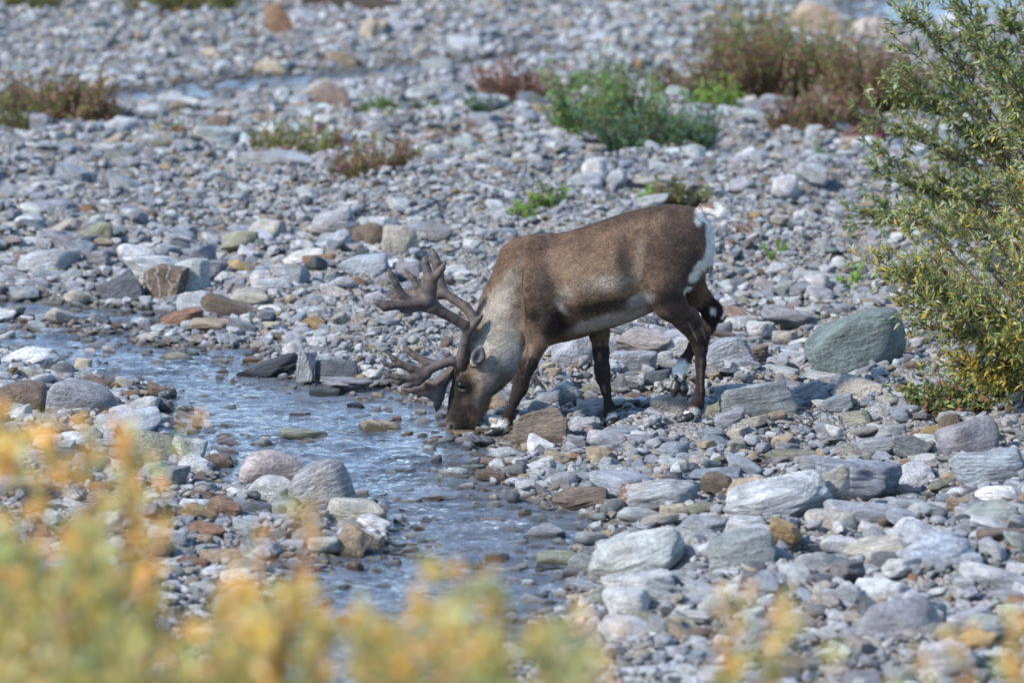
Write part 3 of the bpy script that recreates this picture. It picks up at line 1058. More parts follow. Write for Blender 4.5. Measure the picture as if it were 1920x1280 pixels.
def ico(sub):
    if sub in _ICO: return _ICO[sub]
    t = (1 + 5 ** .5) / 2
    v = [(-1, t, 0), (1, t, 0), (-1, -t, 0), (1, -t, 0), (0, -1, t), (0, 1, t), (0, -1, -t), (0, 1, -t), (t, 0, -1), (t, 0, 1), (-t, 0, -1), (-t, 0, 1)]
    f = [(0, 11, 5), (0, 5, 1), (0, 1, 7), (0, 7, 10), (0, 10, 11), (1, 5, 9), (5, 11, 4), (11, 10, 2), (10, 7, 6), (7, 1, 8),
         (3, 9, 4), (3, 4, 2), (3, 2, 6), (3, 6, 8), (3, 8, 9), (4, 9, 5), (2, 4, 11), (6, 2, 10), (8, 6, 7), (9, 8, 1)]
    v = [tuple(np.array(p) / np.linalg.norm(p)) for p in v]
    for _ in range(sub):
        cache = {}; nf = []

        def mid(a, b):
            key = (min(a, b), max(a, b))
            if key not in cache:
                m = np.array(v[a]) + np.array(v[b]); m /= np.linalg.norm(m)
                v.append(tuple(m)); cache[key] = len(v) - 1
            return cache[key]
        for a, b, c in f:
            ab, bc, ca = mid(a, b), mid(b, c), mid(c, a)
            nf += [(a, ab, ca), (b, bc, ab), (c, ca, bc), (ab, bc, ca)]
        f = nf
    _ICO[sub] = (np.array(v), np.array(f))
    return _ICO[sub]


DEER = make_deer()

# ------------------------------------------------------------------ ground sheet
def terrain(x, y):
    h = terrain_exact(x, y)
    for (hx, hy, hz) in HOOVES:
        w = np.exp(-(((x - hx) / .13) ** 2 + ((y - hy) / .16) ** 2))
        h = h * (1 - w) + (hz - .012) * w
    return h


# fast lookup of the terrain over the stony area
TX = np.arange(-9.5, 9.51, .04); TY = np.arange(19, 66, .05)
_gx, _gy = np.meshgrid(TX, TY, indexing='ij')
TH = terrain(_gx, _gy)
WD = water_dist(_gx, _gy) - .09


def lut(T, x, y):
    u = np.clip((np.asarray(x) - TX[0]) / .04, 0, len(TX) - 1.001); v = np.clip((np.asarray(y) - TY[0]) / .05, 0, len(TY) - 1.001)
    i, j = np.floor(u).astype(int), np.floor(v).astype(int); fu, fv = u - i, v - j
    return T[i, j] * (1 - fu) * (1 - fv) + T[i + 1, j] * fu * (1 - fv) + T[i, j + 1] * (1 - fu) * fv + T[i + 1, j + 1] * fu * fv


def axis(fine0, fine1, step, ends):
    a = list(np.arange(fine0, fine1 + 1e-6, step))
    s = step; v = a[0]; left = []
    while v > ends[0]:
        s *= 1.25; v -= s; left.append(max(v, ends[0]))
    s = step; v = a[-1]; right = []
    while v < ends[1]:
        s *= 1.25; v += s; right.append(min(v, ends[1]))
    return np.array(left[::-1] + a + right)


def make_ground():
    xs = axis(-8, 8, .07, (-500, 500)); ys = axis(20, 62, .10, (-60, 700))
    X, Y = np.meshgrid(xs, ys, indexing='ij')
    Z = terrain(X, Y)
    # pockets of sand and silt that half bury the stones
    wd_ = water_dist(np.clip(X, -30, 30), np.clip(Y, 15, 80))
    Z = Z + .020 * sstep(.5, 1.4, samp(T_BIG, X + 3, Y + 1, 6.5) + .3 * samp(T_MID, X, Y, 3.0)) * sstep(.15, .5, wd_) * (Y > 20) * (Y < 62)
    n, m = len(xs), len(ys)
    idx = np.arange(n * m).reshape(n, m)
    F = np.stack([idx[:-1, :-1], idx[1:, :-1], idx[1:, 1:], idx[:-1, 1:]], -1).reshape(-1, 4)
    me = np_mesh("ground", np.stack([X, Y, Z], -1).reshape(-1, 3), F, M_GROUND)
    o = link(bpy.data.objects.new("ground", me))
    tag(o, "stony river bed and its banks", "ground", kind="structure")


make_ground()


def make_water(P, name, label, step, zoff=0.0):
    x0, x1 = max(P[:, 0].min(), -9) - .3, min(P[:, 0].max(), 9) + .3
    y0, y1 = P[:, 1].min() - .3, min(P[:, 1].max(), 80) + .3
    xs = np.arange(x0, x1, step); ys = np.arange(y0, y1, step)
    X, Y = np.meshgrid(xs, ys, indexing='ij')
    d = sdist(P, X.ravel(), Y.ravel()).reshape(X.shape)
    chop = 0.45 + 0.55 * sstep(-.3, 1.0, samp(T_BIG, X + 5, Y, 7.0))
    # flow runs from the upper left towards the lower middle: wavelets lie across it
    a = R(-12)
    U = X * math.cos(a) + Y * math.sin(a); V = -X * math.sin(a) + Y * math.cos(a)
    Z = (.0080 * samp(T_WAT, U, V, 6.1) + .0034 * samp(T_WAT, X * 1.2 + 9, Y, 2.3)) * chop
    Z = Z * (.35 + .65 * sstep(0, .35, -d)) + zoff
    mz = at_z(842, 818)
    rr = np.sqrt((X - mz.x) ** 2 + (Y - mz.y) ** 2)
    Z = Z * (1 - .6 * np.exp(-(rr / .22) ** 2)) + .0042 * np.cos(rr * 6.283 / .055) * np.exp(-rr / .14)
    keep = d < .30
    kf = keep[:-1, :-1] & keep[1:, :-1] & keep[1:, 1:] & keep[:-1, 1:]
    idx = np.arange(X.size).reshape(X.shape)
    F = np.stack([idx[:-1, :-1], idx[1:, :-1], idx[1:, 1:], idx[:-1, 1:]], -1)[kf]
    used = np.unique(F)
    rem = np.full(X.size, -1); rem[used] = np.arange(len(used))
    verts = np.stack([X, Y, Z], -1).reshape(-1, 3)[used]
    # riffles over the shallow bed, plus white sparkle painted on the crests
    bed = samp(T_BIG, verts[:, 0] * 1.3, verts[:, 1] + 2, 5.0)
    crest = (verts[:, 2] - zoff) / .0112
    foam_glint = np.clip(sstep(.2, 1.4, bed) * sstep(.5, 1.8, crest), 0, 1) * .8 + sstep(1.5, 2.3, crest) * .8
    for (fx, fy, fr) in FOAM_GLINT:
        p = at_z(fx, fy)
        foam_glint = foam_glint + np.exp(-(((verts[:, 0] - p.x) / fr) ** 2 + ((verts[:, 1] - p.y) / (fr * 2.2)) ** 2)) * sstep(-.2, 1.2, crest)
    foam_glint = np.clip(foam_glint, 0, 1)
    me = np_mesh(name, verts, rem[F], M_WATER, True, np.repeat(foam_glint[:, None], 3, 1))
    o = link(bpy.data.objects.new(name, me))
    tag(o, label, "water", kind="structure")


FOAM_GLINT = [(430, 700, .12), (465, 728, .14), (390, 705, .10), (160, 662, .08), (415, 790, .10), (300, 690, .08), (555, 742, .10), (600, 770, .1), (455, 815, .08),  # spots of foam and painted sparkle
        (880, 985, .16), (960, 985, .14), (800, 960, .12), (1000, 965, .12), (760, 880, .06), (640, 740, .10), (580, 790, .08), (700, 745, .08), (500, 760, .08), (940, 1010, .12)]
make_water(P_MAIN, "stream", "shallow rippling stream running from the left past the reindeer", .022)
make_water(P_CH2, "side_channel", "narrow second channel behind the gravel bar", .05, -.008)
make_water(P_CH3, "far_channel", "strip of water in the far upper right", .06)

# ------------------------------------------------------------------ rocks
PAL = {
    'white': (.60, .60, .59), 'pale': (.52, .535, .55), 'grey': (.35, .365, .385), 'bluegrey': (.30, .33, .37), 'slate': (.125, .135, .15),
    'black': (.055, .06, .07), 'greengrey': (.27, .295, .285), 'teal': (.165, .215, .21), 'olive': (.27, .27, .20), 'beige': (.42, .385, .33),
    'tan': (.40, .32, .225), 'ochre': (.38, .27, .135), 'rust': (.29, .165, .10), 'brown': (.20, .15, .115), 'pink': (.38, .335, .315),
    'mauve': (.285, .28, .295), 'darkgrey': (.19, .195, .205), 'mint': (.48, .51, .49), 'cream': (.52, .46, .34),
}
COLWORD = {'white': 'white', 'pale': 'pale grey', 'grey': 'grey', 'bluegrey': 'blue-grey', 'slate': 'dark slate', 'black': 'wet black', 'greengrey': 'green-grey',
           'teal': 'dark green', 'olive': 'olive grey', 'beige': 'beige', 'tan': 'tan', 'ochre': 'ochre', 'rust': 'rust brown', 'brown': 'brown', 'pink': 'pinkish',
           'mauve': 'mauve grey', 'darkgrey': 'dark grey', 'mint': 'pale greenish', 'cream': 'cream'}
T_A = noise_tile(128, 3.0, 1, 12, 11)


def rock_verts(seed, sub, kind):
    """unit rock: a soft intersection of random half spaces, roughened; kind: round, cobble, block, slab, shard"""
    r = np.random.default_rng(seed)
    v, f = ico(sub)
    npl, p, jit = {'round': (16, 6, .12), 'cobble': (12, 14, .24), 'block': (9, 34, .30), 'slab': (11, 26, .26), 'shard': (8, 40, .36)}[kind]
    n = r.normal(size=(npl, 3)); n /= np.linalg.norm(n, axis=1)[:, None]
    n = np.concatenate([n, [(0, 0, 1), (0, 0, -1), (1, 0, 0), (-1, 0, 0), (0, 1, 0), (0, -1, 0)]])
    d = 1 - jit * r.random(len(n))
    d[-6:] = (.80, .80, 1, 1, .98, .98) if kind != 'round' else (.94, .94, 1, 1, 1, 1)
    t = np.maximum(v @ n.T / d, 0)
    rad = (t ** p).sum(1) ** (-1 / p)
    w = v * rad[:, None]
    # lumps and grain
    ph = r.random((6, 3)) * 6.28; fr = r.normal(size=(6, 3)) * np.array([2, 2.4, 3.1, 4.2, 6, 8])[:, None]
    amp = np.array([.030, .025, .018, .012, .008, .006]) * (1.0 if kind in ('round', 'cobble') else 1.5)
    disp = sum(a * np.sin(w @ k + q[0]) for a, k, q in zip(amp, fr, ph))
    # foliation steps on slabby rocks
    if kind in ('slab', 'block', 'shard'):
        tilt = r.normal(size=2) * .25
        s = w[:, 2] + w[:, 0] * tilt[0] + w[:, 1] * tilt[1]
        disp = disp + .016 * np.sign(np.sin(s * 17 + ph[0, 1])) * np.abs(np.sin(s * 17 + ph[0, 1])) ** .4 * (1 - np.abs(v[:, 2])) + .01 * np.sin(s * 43)
    w = w * (1 + disp)[:, None]
    w /= np.abs(w).max(0)
    return w, f


# small stones shared by the loose cobbles and the gravel
PROTO_COL = bpy.data.collections.new("stone_shapes")
PROTOS = []
_kinds = ['round', 'cobble', 'cobble', 'slab', 'block', 'cobble', 'block', 'slab', 'cobble', 'shard', 'round', 'shard', 'slab', 'cobble', 'block', 'slab']
for _i, _k in enumerate(_kinds):
    _w, _f = rock_verts(100 + _i, 3, _k)
    _me = np_mesh("cobble_shape_%02d" % _i, _w, _f, M_SCHIST if _k in ('slab', 'shard') else M_STONE, True)
    _o = bpy.data.objects.new("cobble_shape_%02d" % _i, _me)
    PROTO_COL.objects.link(_o)
    PROTOS.append(_me)
PEB_COL = bpy.data.collections.new("pebble_shapes")
for _i, _k in enumerate(['round', 'cobble', 'slab', 'cobble', 'block', 'cobble', 'slab', 'round']):
    _w, _f = rock_verts(300 + _i, 2, _k)
    _me = np_mesh("pebble_shape_%02d" % _i, _w, _f, M_STONE, True)
    PEB_COL.objects.link(bpy.data.objects.new("pebble_shape_%02d" % _i, _me))


# occupancy raster, 2 cm cells
OX0, OY0, OC = -9.5, 19.0, .02
ON, OM = int(19 / OC), int(45 / OC)
OCC = np.zeros((ON, OM), dtype=bool)
_offs = [(0, 0)] + [(math.cos(t) * q, math.sin(t) * q) for q in (.55, 1.0) for t in np.linspace(0, 2 * math.pi, 9)[:-1]]


def occ_test(x, y, a, b, yaw, lim):
    c, s = math.cos(yaw), math.sin(yaw); hit = 0
    for (u, v) in _offs:
        px = x + u * a * c - v * b * s; py = y + u * a * s + v * b * c
        i = int((px - OX0) / OC); j = int((py - OY0) / OC)
        if 0 <= i < ON and 0 <= j < OM and OCC[i, j]:
            hit += 1
            if hit > lim: return False
    return True


def occ_stamp(x, y, a, b, yaw):
    r = max(a, b)
    i0, i1 = max(int((x - r - OX0) / OC), 0), min(int((x + r - OX0) / OC) + 2, ON)
    j0, j1 = max(int((y - r - OY0) / OC), 0), min(int((y + r - OY0) / OC) + 2, OM)
    if i0 >= i1 or j0 >= j1: return
    gx = OX0 + OC * np.arange(i0, i1)[:, None] - x; gy = OY0 + OC * np.arange(j0, j1)[None, :] - y
    c, s = math.cos(yaw), math.sin(yaw)
    OCC[i0:i1, j0:j1] |= (((gx * c + gy * s) / a) ** 2 + ((-gx * s + gy * c) / b) ** 2) < 1


# photo rocks: x0 y0 x1 y1 colour shape roll(deg, + rises to the right) depth-ratio ; label
ROCKS = """
1512 588 1706 708 teal round 14 .42 ; large dark green rounded slab boulder beside the willow
1490 714 1562 772 pale block 20 .8 ; angular white and dark block left of the beige boulder under the green slab
1556 709 1648 790 beige cobble -15 .8 ; beige rounded boulder just below the green slab boulder
1551 770 1637 815 olive cobble 12 .8 ; olive grey rock below the beige boulder
1626 757 1680 806 white shard 20 .8 ; pointed white rock below the green slab boulder
1630 795 1702 822 grey cobble 0 .8 ; flat grey rock below the pointed white rock
1759 784 1874 855 mauve cobble 18 .7 ; pale mauve grey triangular boulder near the right edge
1589 820 1687 858 grey slab 0 .7 ; long flat grey slab below the olive grey rock
1664 810 1741 858 greengrey slab -24 .6 ; green-grey slab tilted down to the right
1687 775 1727 810 pale cobble 0 .8
1752 777 1802 813 brown cobble 15 .8 ; brown cobble at the foot of the low reddish plants
1700 808 1752 828 rust slab 0 .7 ; rust brown flat rock left of the mauve triangular boulder
1343 719 1491 790 greengrey slab 6 .8 ; wide green-grey angular slab right of the hind hoof
1418 684 1500 725 mint cobble -5 .8 ; pale greenish speckled rock above the wide green-grey slab
1446 619 1500 659 beige block 0 .8
1421 570 1538 614 mauve slab -18 .6 ; mauve grey wedge shaped rock left above the green slab boulder
1395 558 1460 594 grey cobble 10 .8
1357 592 1425 636 white slab 0 .7 ; bright white flat rock right of the raised hock
1392 602 1458 648 white cobble 0 .8 ; white and tan lumpy rock between the wedge and the streaked slab
1325 630 1409 698 bluegrey slab 26 .7 ; streaked blue-grey slab rising to the right behind the hind leg
1378 647 1449 679 brown slab 12 .7
1407 656 1512 688 pale slab -6 .8 ; stack-like pale flat slab left of the green boulder
1357 672 1425 700 grey cobble -8 .8
1383 687 1420 719 cream block 0 .8 ; cream coloured cube-like stone right of the hind leg
1505 698 1588 724 white slab -8 .8 ; white flat rock against the foot of the green slab boulder
1554 570 1610 594 bluegrey cobble 0 .8
1526 565 1558 597 brown cobble 0 .8
1317 752 1380 792 olive slab 18 .8
1340 770 1400 800 grey slab 14 .7 ; grey slab resting just behind the standing hind hoof
1520 862 1702 932 bluegrey slab -4 .6 ; long blue-grey slab with a dark hollow at its right end
1775 842 1925 912 bluegrey slab 8 .6 ; long blue-grey slab cut by the right edge
1350 898 1572 985 pale slab 14 .6 ; large pale smooth slab sloping down to the left in the right foreground
1508 960 1612 1018 beige cobble 0 .8 ; rounded beige boulder below the large pale slab
1545 944 1702 1004 grey slab -6 .6 ; wide grey slab behind the rounded beige boulder
1580 1000 1762 1064 beige cobble 10 .7 ; broad beige boulder in the blurred right foreground
1086 998 1284 1090 mint slab 18 .8 ; big pale greenish slab sloping into the stream
1312 1000 1452 1072 greengrey cobble 10 .8 ; broad green-grey boulder right of the big greenish slab
1128 1104 1226 1162 white cobble 0 .8 ; rounded white boulder in the blurred lower foreground
1600 1120 1768 1212 mauve cobble 12 .7 ; large mauve grey boulder in the blurred lower right
1235 945 1292 982 cream block 0 .8 ; cream angular stone left of the large pale slab
1032 912 1144 952 brown slab 6 .8 ; flat brown rock at the right edge of the stream
1160 912 1262 942 rust slab 0 .8 ; flat rust brown rock right of the brown one by the stream
1430 840 1556 878 olive slab 0 .6 ; long olive slab below the wide green-grey one
1550 840 1614 868 grey slab -4 .7
1870 875 1925 922 pale cobble 0 .8
1808 882 1876 908 tan cobble 0 .8
1240 884 1282 922 darkgrey block 0 .8
1275 875 1392 907 bluegrey slab 6 .7
1032 885 1088 919 mauve cobble 0 .8
1097 838 1154 872 tan cobble -8 .8
1125 1158 1232 1212 pale cobble -10 .8
1720 1198 1834 1262 white cobble 8 .8 ; pale smooth boulder in the lower right corner
1310 1112 1372 1157 pale cobble 0 .8
1440 978 1508 1022 ochre slab -12 .8
1700 940 1758 977 white cobble -10 .8
1720 974 1762 1008 tan cobble 0 .8 ; small orange tan stone in the right foreground
1358 968 1442 1002 white cobble 0 .8
1268 968 1362 1022 grey slab -5 .8
1029 630 1116 708 grey cobble 0 .8 ; large grey rounded boulder seen between the forelegs
1112 640 1168 684 bluegrey cobble -20 .8
1145 619 1261 662 pink slab -6 .6 ; pinkish banded slab under the belly of the reindeer
1143 658 1236 711 grey cobble -4 .8 ; grey dome shaped boulder under the belly of the reindeer
949 764 1070 833 brown block 10 .6 ; brown layered block beside the near front hoof
904 741 957 783 tan cobble 18 .8 ; tan and brown rock between muzzle and foreleg
1045 740 1106 768 ochre slab 14 .7 ; ochre flat stone behind the brown layered block
1040 714 1089 763 pale block 24 .7 ; upright pale grey block behind the brown layered block
1088 722 1130 748 mint cobble 0 .8
1165 735 1217 773 brown round 0 .9 ; brown-grey round cobble between far foreleg and hind legs
1218 736 1296 790 beige cobble 12 .8 ; pale beige boulder under the raised hind hoof
1235 630 1328 678 white slab 8 .7 ; white-grey slab behind the raised hind hoof
1206 695 1257 734 slate cobble 8 .8
1168 702 1207 734 white block 0 .8
1224 659 1263 691 white cobble 0 .8
1143 698 1196 740 darkgrey slab -14 .8
1010 678 1041 706 cream block 0 .8
999 702 1022 740 slate shard 30 .8
1002 733 1054 764 bluegrey slab 8 .8
1067 784 1126 808 pale slab 14 .8
1126 801 1202 818 bluegrey slab 4 .8
1300 801 1352 820 bluegrey slab -6 .8
1083 748 1137 784 pale slab 10 .8
846 806 904 820 ochre slab 0 .8 ; thin orange brown flat stone under the muzzle
853 819 886 835 grey cobble 0 .8
882 816 935 834 slate slab -3 .8
902 776 928 794 grey cobble 0 .8
151 420 221 478 olive block 14 .8 ; upright olive and tan rock in the upper left
160 470 213 508 mauve block 0 .8 ; mauve square rock below the olive upright one
268 496 347 569 brown block -10 .7 ; dark brown upright boulder above the stream
182 512 274 572 slate slab 26 .5 ; dark slate slab leaning against the brown upright boulder
330 486 399 543 mint cobble 10 .8 ; greenish white boulder right of the brown upright boulder
98 440 155 470 mauve slab 6 .8
417 420 493 462 bluegrey round 0 .8 ; round blue-grey boulder in the upper left gravel
365 408 428 436 darkgrey round 0 .8
467 505 515 543 white cobble 0 .8
505 494 560 530 tan slab -22 .8
426 541 512 573 beige cobble 0 .8
304 580 385 616 rust block 10 .7 ; rough rust brown rock at the far bank
365 552 480 606 brown slab -22 .5 ; long brown slab slanting down to the right at the far bank
355 598 432 620 tan slab 0 .8
490 603 526 631 cream cobble 0 .8
567 590 611 623 ochre block -12 .8
450 668 560 718 black slab 22 .5 ; wet black wedge shaped rock at the water's edge
554 658 590 722 pale slab 82 .6 ; pale upright slab standing beside the black wedge
588 674 673 714 slate cobble 0 .7 ; dark rounded rock right of the upright pale slab
525 641 571 674 white cobble 20 .8
598 708 702 727 mauve slab -2 .6 ; long flat grey slab at the water's edge below the antlers
18 538 75 562 grey cobble 0 .8
44 522 96 551 grey cobble 0 .8
86 712 238 797 mauve round -6 .7 ; large mauve grey rounded boulder on the left bank
-22 716 88 786 brown round 0 .8 ; brownish rounded boulder cut by the left edge
91 680 140 712 darkgrey cobble 10 .8
77 676 114 707 slate slab 60 .6
452 669 497 684 rust slab 0 .8
296 661 362 684 olive round 0 .8 ; olive submerged stone in the upper stream
578 727 642 750 slate cobble 0 .8
540 771 584 788 grey block 0 .8
650 754 684 774 black round 0 .8
522 804 615 832 olive slab -6 .7 ; flat olive rock awash in the middle of the stream
664 785 762 817 tan slab -10 .6 ; tan and brown flat rock awash left of the muzzle
272 722 332 756 brown slab -16 .7
290 749 330 781 slate shard -20 .8
232 810 345 875 olive round -10 .7 ; blurred olive boulder behind the yellow leaves
317 821 383 888 white block -14 .8 ; white marbled angular rock on the left bank
138 672 176 700 cream cobble 0 .8
652 585 702 624 pink cobble 0 .8
656 420 712 459 brown round 0 .8
710 422 786 492 beige cobble 8 .8 ; large pale beige boulder above the antlers
680 420 728 459 brown cobble 0 .8
790 422 848 456 mauve cobble -10 .8
758 406 810 437 white cobble 0 .8
921 428 980 458 bluegrey cobble 0 .8 ; blue-grey boulder just left of the withers
862 526 912 565 pale slab 22 .7 ; pale banded rock between antlers and neck
736 490 794 530 mauve cobble 6 .8
441 845 584 920 pink round 4 .8 ; large pinkish boulder standing at the stream's left edge
540 866 664 966 mauve round 14 .8 ; large dark mauve boulder right of the pinkish one
464 890 546 944 white cobble -12 .8 ; white rock wedged in front of the pinkish boulder
606 938 730 992 beige cobble -8 .8 ; beige flat boulder below the dark mauve one
504 938 560 964 mint cobble 0 .8
544 990 606 1026 greengrey round 0 .8
574 1003 640 1037 mint round 0 .8
630 986 696 1044 tan block -30 .7
890 880 960 910 brown block -6 .8 ; brown-grey angular rock at the right bank of the stream
868 870 912 890 teal cobble 0 .8 ; dark green wet cobble at the right bank
980 982 1066 1022 grey block -8 .8
1003 1034 1096 1062 olive round 0 .8 ; mossy olive rock awash in the lower stream
1048 1062 1096 1088 darkgrey round 0 .8
946 917 976 939 darkgrey round 0 .8
272 872 355 920 greengrey slab -6 .8 ; green-grey slab beside the white marbled rock
378 852 446 884 brown slab -8 .8
352 976 424 1012 rust round -8 .8 ; rust brown rounded stone behind the yellow leaves
496 6 548 60 rust block 0 .8 ; rust tan boulder at the top of the picture
532 18 594 68 grey cobble -20 .8
670 34 722 86 cream block -16 .8 ; cream upright rock near the top
698 34 792 72 pale slab -10 .8
366 90 422 117 cream slab -4 .8 ; cream flat stone on the far gravel bank
606 96 670 127 tan slab -8 .8 ; tan flat stone above the side channel
480 111 542 147 cream cobble 0 .8
762 60 802 88 rust block 0 .8
834 68 902 98 pale cobble 0 .8
172 190 228 232 grey cobble 0 .8
54 211 98 247 mauve round 0 .8
248 199 308 227 pale cobble 0 .8
435 283 605 318 grey slab 0 .6 ; long low grey slab in front of the olive plant
590 286 646 332 mauve cobble -14 .8
668 221 738 257 mauve slab 0 .8
360 238 454 282 mint slab -10 .8
818 198 868 232 pale slab 20 .8
988 194 1028 222 tan cobble 0 .8 ; tan round stone left of the large green plant
938 296 992 325 tan slab -4 .8 ; tan stone on the gravel above the withers
1442 328 1500 370 white round 0 .8 ; round white boulder on the gravel right of the tail
1192 365 1255 389 pale slab 6 .8 ; smooth pale slab just above the back of the reindeer
1374 205 1444 240 mint slab -4 .8
1484 227 1580 260 white slab -4 .8 ; pale flat boulder in front of the reddish shrubs
1466 6 1580 72 tan cobble 6 .7 ; large tan boulder behind the shrubs at the top
1586 30 1684 88 beige cobble 16 .7 ; large beige boulder beside the far water
1490 318 1552 356 bluegrey slab -26 .8
1488 306 1556 336 pale slab -12 .8
1640 228 1682 258 pale cobble 0 .8
1090 296 1140 340 white cobble 0 .8
1056 326 1130 366 pale cobble 10 .8 ; pale grey boulder on the gravel above the shoulder
1130 318 1182 356 pale cobble 0 .8
1184 330 1270 350 beige slab 6 .8
"""

OCCUPIED_BY_NAME = []
BIG = []           # dicts describing every rock that is an object of its own
for line in ROCKS.strip().splitlines():
    spec, _, lab = line.partition(';')
    t = spec.split()
    BIG.append(dict(box=tuple(float(v) for v in t[:4]), col=t[4], kind=t[5], roll=float(t[6]), dr=float(t[7]), label=lab.strip() or None))

ROCK_OBJS = []


def clip_col(name, r, amt=.16):
    c = np.array(PAL[name]) * (1 + r.uniform(-amt, amt))
    return np.clip(c * (1 + r.normal(0, .012, 3)), .02, .85)


for i, b in enumerate(BIG):
    x0, y0, x1, y1 = b['box']
    cx, cy = (x0 + x1) / 2, (y0 + y1) / 2
    r = np.random.default_rng(1000 + i)
    P = at_z(cx, y1 - (y1 - y0) * .25, .05)
    for _ in range(4):
        h = float(terrain(np.array([P.x]), np.array([P.y]))[0])
        P = at_z(cx, y1 - (y1 - y0) * .20, max(h, -.02))
    s = ppm(P.y)
    a = (x1 - x0) / 2 / s; hv = (y1 - y0) / 2 / s * 1.16
    roll = R(b['roll'])
    upright = abs(b['roll']) > 55
    # the picture box of an ellipse rolled by the angle
    A2, H2 = a * a, hv * hv
    if upright:
        major, minor = hv, a
    else:
        c2, s2 = math.cos(roll) ** 2, math.sin(roll) ** 2
        den = c2 * c2 - s2 * s2
        if abs(den) > .25:
            mj = (A2 * c2 - H2 * s2) / den; mn = (H2 * c2 - A2 * s2) / den
        else:
            mj, mn = A2, H2 * .5
        major = math.sqrt(max(mj, A2 * .6)); minor = math.sqrt(max(mn, H2 * .12))
    bdep = (major if not upright else minor * 1.2) * b['dr']
    sp = SP * 1.05
    cc = minor * minor - (bdep * sp) ** 2
    if cc < (.25 * minor) ** 2:
        bdep = minor * .93 / sp if minor * .93 / sp < bdep else bdep
        cc = max(minor * minor - (bdep * sp) ** 2, (.3 * minor) ** 2)
    vert = math.sqrt(cc)
    Cn = at_y(cx, cy + (y1 - y0) * .05, P.y + bdep * .25)
    w, f = rock_verts(5000 + i, 4, b['kind'])
    nm = {'slab': 'flat_rock', 'block': 'angular_rock', 'shard': 'angular_rock'}.get(b['kind'], 'boulder')
    o = bpy.data.objects.new(nm, np_mesh(nm, w, f, M_SCHIST if b['kind'] in ('slab', 'shard', 'block') else M_STONE))
    o.location = Cn
    o.scale = (major, bdep, vert)
    o.rotation_euler = (R(r.uniform(-5, 5)), -roll if not upright else -R(b['roll']), R(r.uniform(-14, 14)) if not upright else 0)
    o["col"] = [float(v) * (.86 if b['col'] in ('pale', 'white', 'mint') else .95) for v in clip_col(b['col'], r, .08)]
    link(o)
    b.update(obj=o, px=cx, py=cy, w=x1 - x0)
    occ_stamp(Cn.x, Cn.y - bdep * .35, max(a, .02) * 1.02, max(bdep, .02) * 1.15, 0)
    ROCK_OBJS.append(b)
for (hx, hy, hz) in HOOVES:
    occ_stamp(hx - .01, hy - .05, .10, .13, 0)


# ---- loose cobbles: large first, so that smaller ones fill what is left
def half_width(y):
    return .0955 * y + 2.1


def coarse(x, y):
    """how coarse the shingle is at a place, 0..1"""
    px, py = project(x, y, np.zeros_like(x))
    c = .50 + .26 * samp(T_BIG, x + 20, y, 16.0)
    c = c + .75 * np.exp(-((py - 520) / 110) ** 2) * sstep(950, 600, px)
    c = c + .45 * np.exp(-(((px - 1400) / 260) ** 2 + ((py - 640) / 130) ** 2))
    c = c + .35 * sstep(830, 900, py) * sstep(1000, 1250, px)
    c = c - .35 * np.exp(-(((px - 1250) / 200) ** 2 + ((py - 830) / 35) ** 2))
    c = c - .35 * np.exp(-(((px - 520) / 400) ** 2 + ((py - 350) / 70) ** 2))
    c = c - .30 * np.exp(-(((px - 300) / 400) ** 2 + ((py - 90) / 60) ** 2))
    c = c - .45 * np.exp(-(((px - 1450) / 180) ** 2 + ((py - 500) / 45) ** 2))
    c = c - .30 * np.exp(-(((px - 1480) / 160) ** 2 + ((py - 285) / 35) ** 2))
    return np.clip(c, 0, 1)


def hides_hoof(x, y, top, a):
    r = np.zeros(np.shape(x), dtype=bool)
    for (hx, hy, hz) in HOOVES:
        r = r | ((np.abs(x - hx) < .085 + a) & (y < hy + .06) & (y > hy - .50) & (top > hz + .012 + (hy - y) * -.05))
    return r


NAMES = ['pale', 'grey', 'bluegrey', 'white', 'greengrey', 'slate', 'darkgrey', 'beige', 'tan', 'mauve', 'mint', 'brown', 'pink', 'ochre', 'rust', 'olive']
PROB = np.array([.24, .18, .13, .11, .05, .04, .06, .075, .032, .02, .03, .026, .014, .006, .007, .012]); PROB /= PROB.sum()
PALA = np.array([PAL[n] for n in NAMES])

stones = dict(x=[], y=[], z=[], a=[], b=[], c=[], yaw=[], tx=[], ty=[], pid=[], cn=[])


def push(x, y, z, a, b, c, yaw, tx, ty, pid, cn):
    for k, v in zip(('x', 'y', 'z', 'a', 'b', 'c', 'yaw', 'tx', 'ty', 'pid', 'cn'), (x, y, z, a, b, c, yaw, tx, ty, pid, cn)):
        stones[k].append(v)


def sample_area(n):
    y = RNG.uniform(20.5, 60.5, n * 2)
    x = RNG.uniform(-1, 1, n * 2) * half_width(60.5)
    k = np.abs(x) < half_width(y)
    return x[k][:n], y[k][:n]


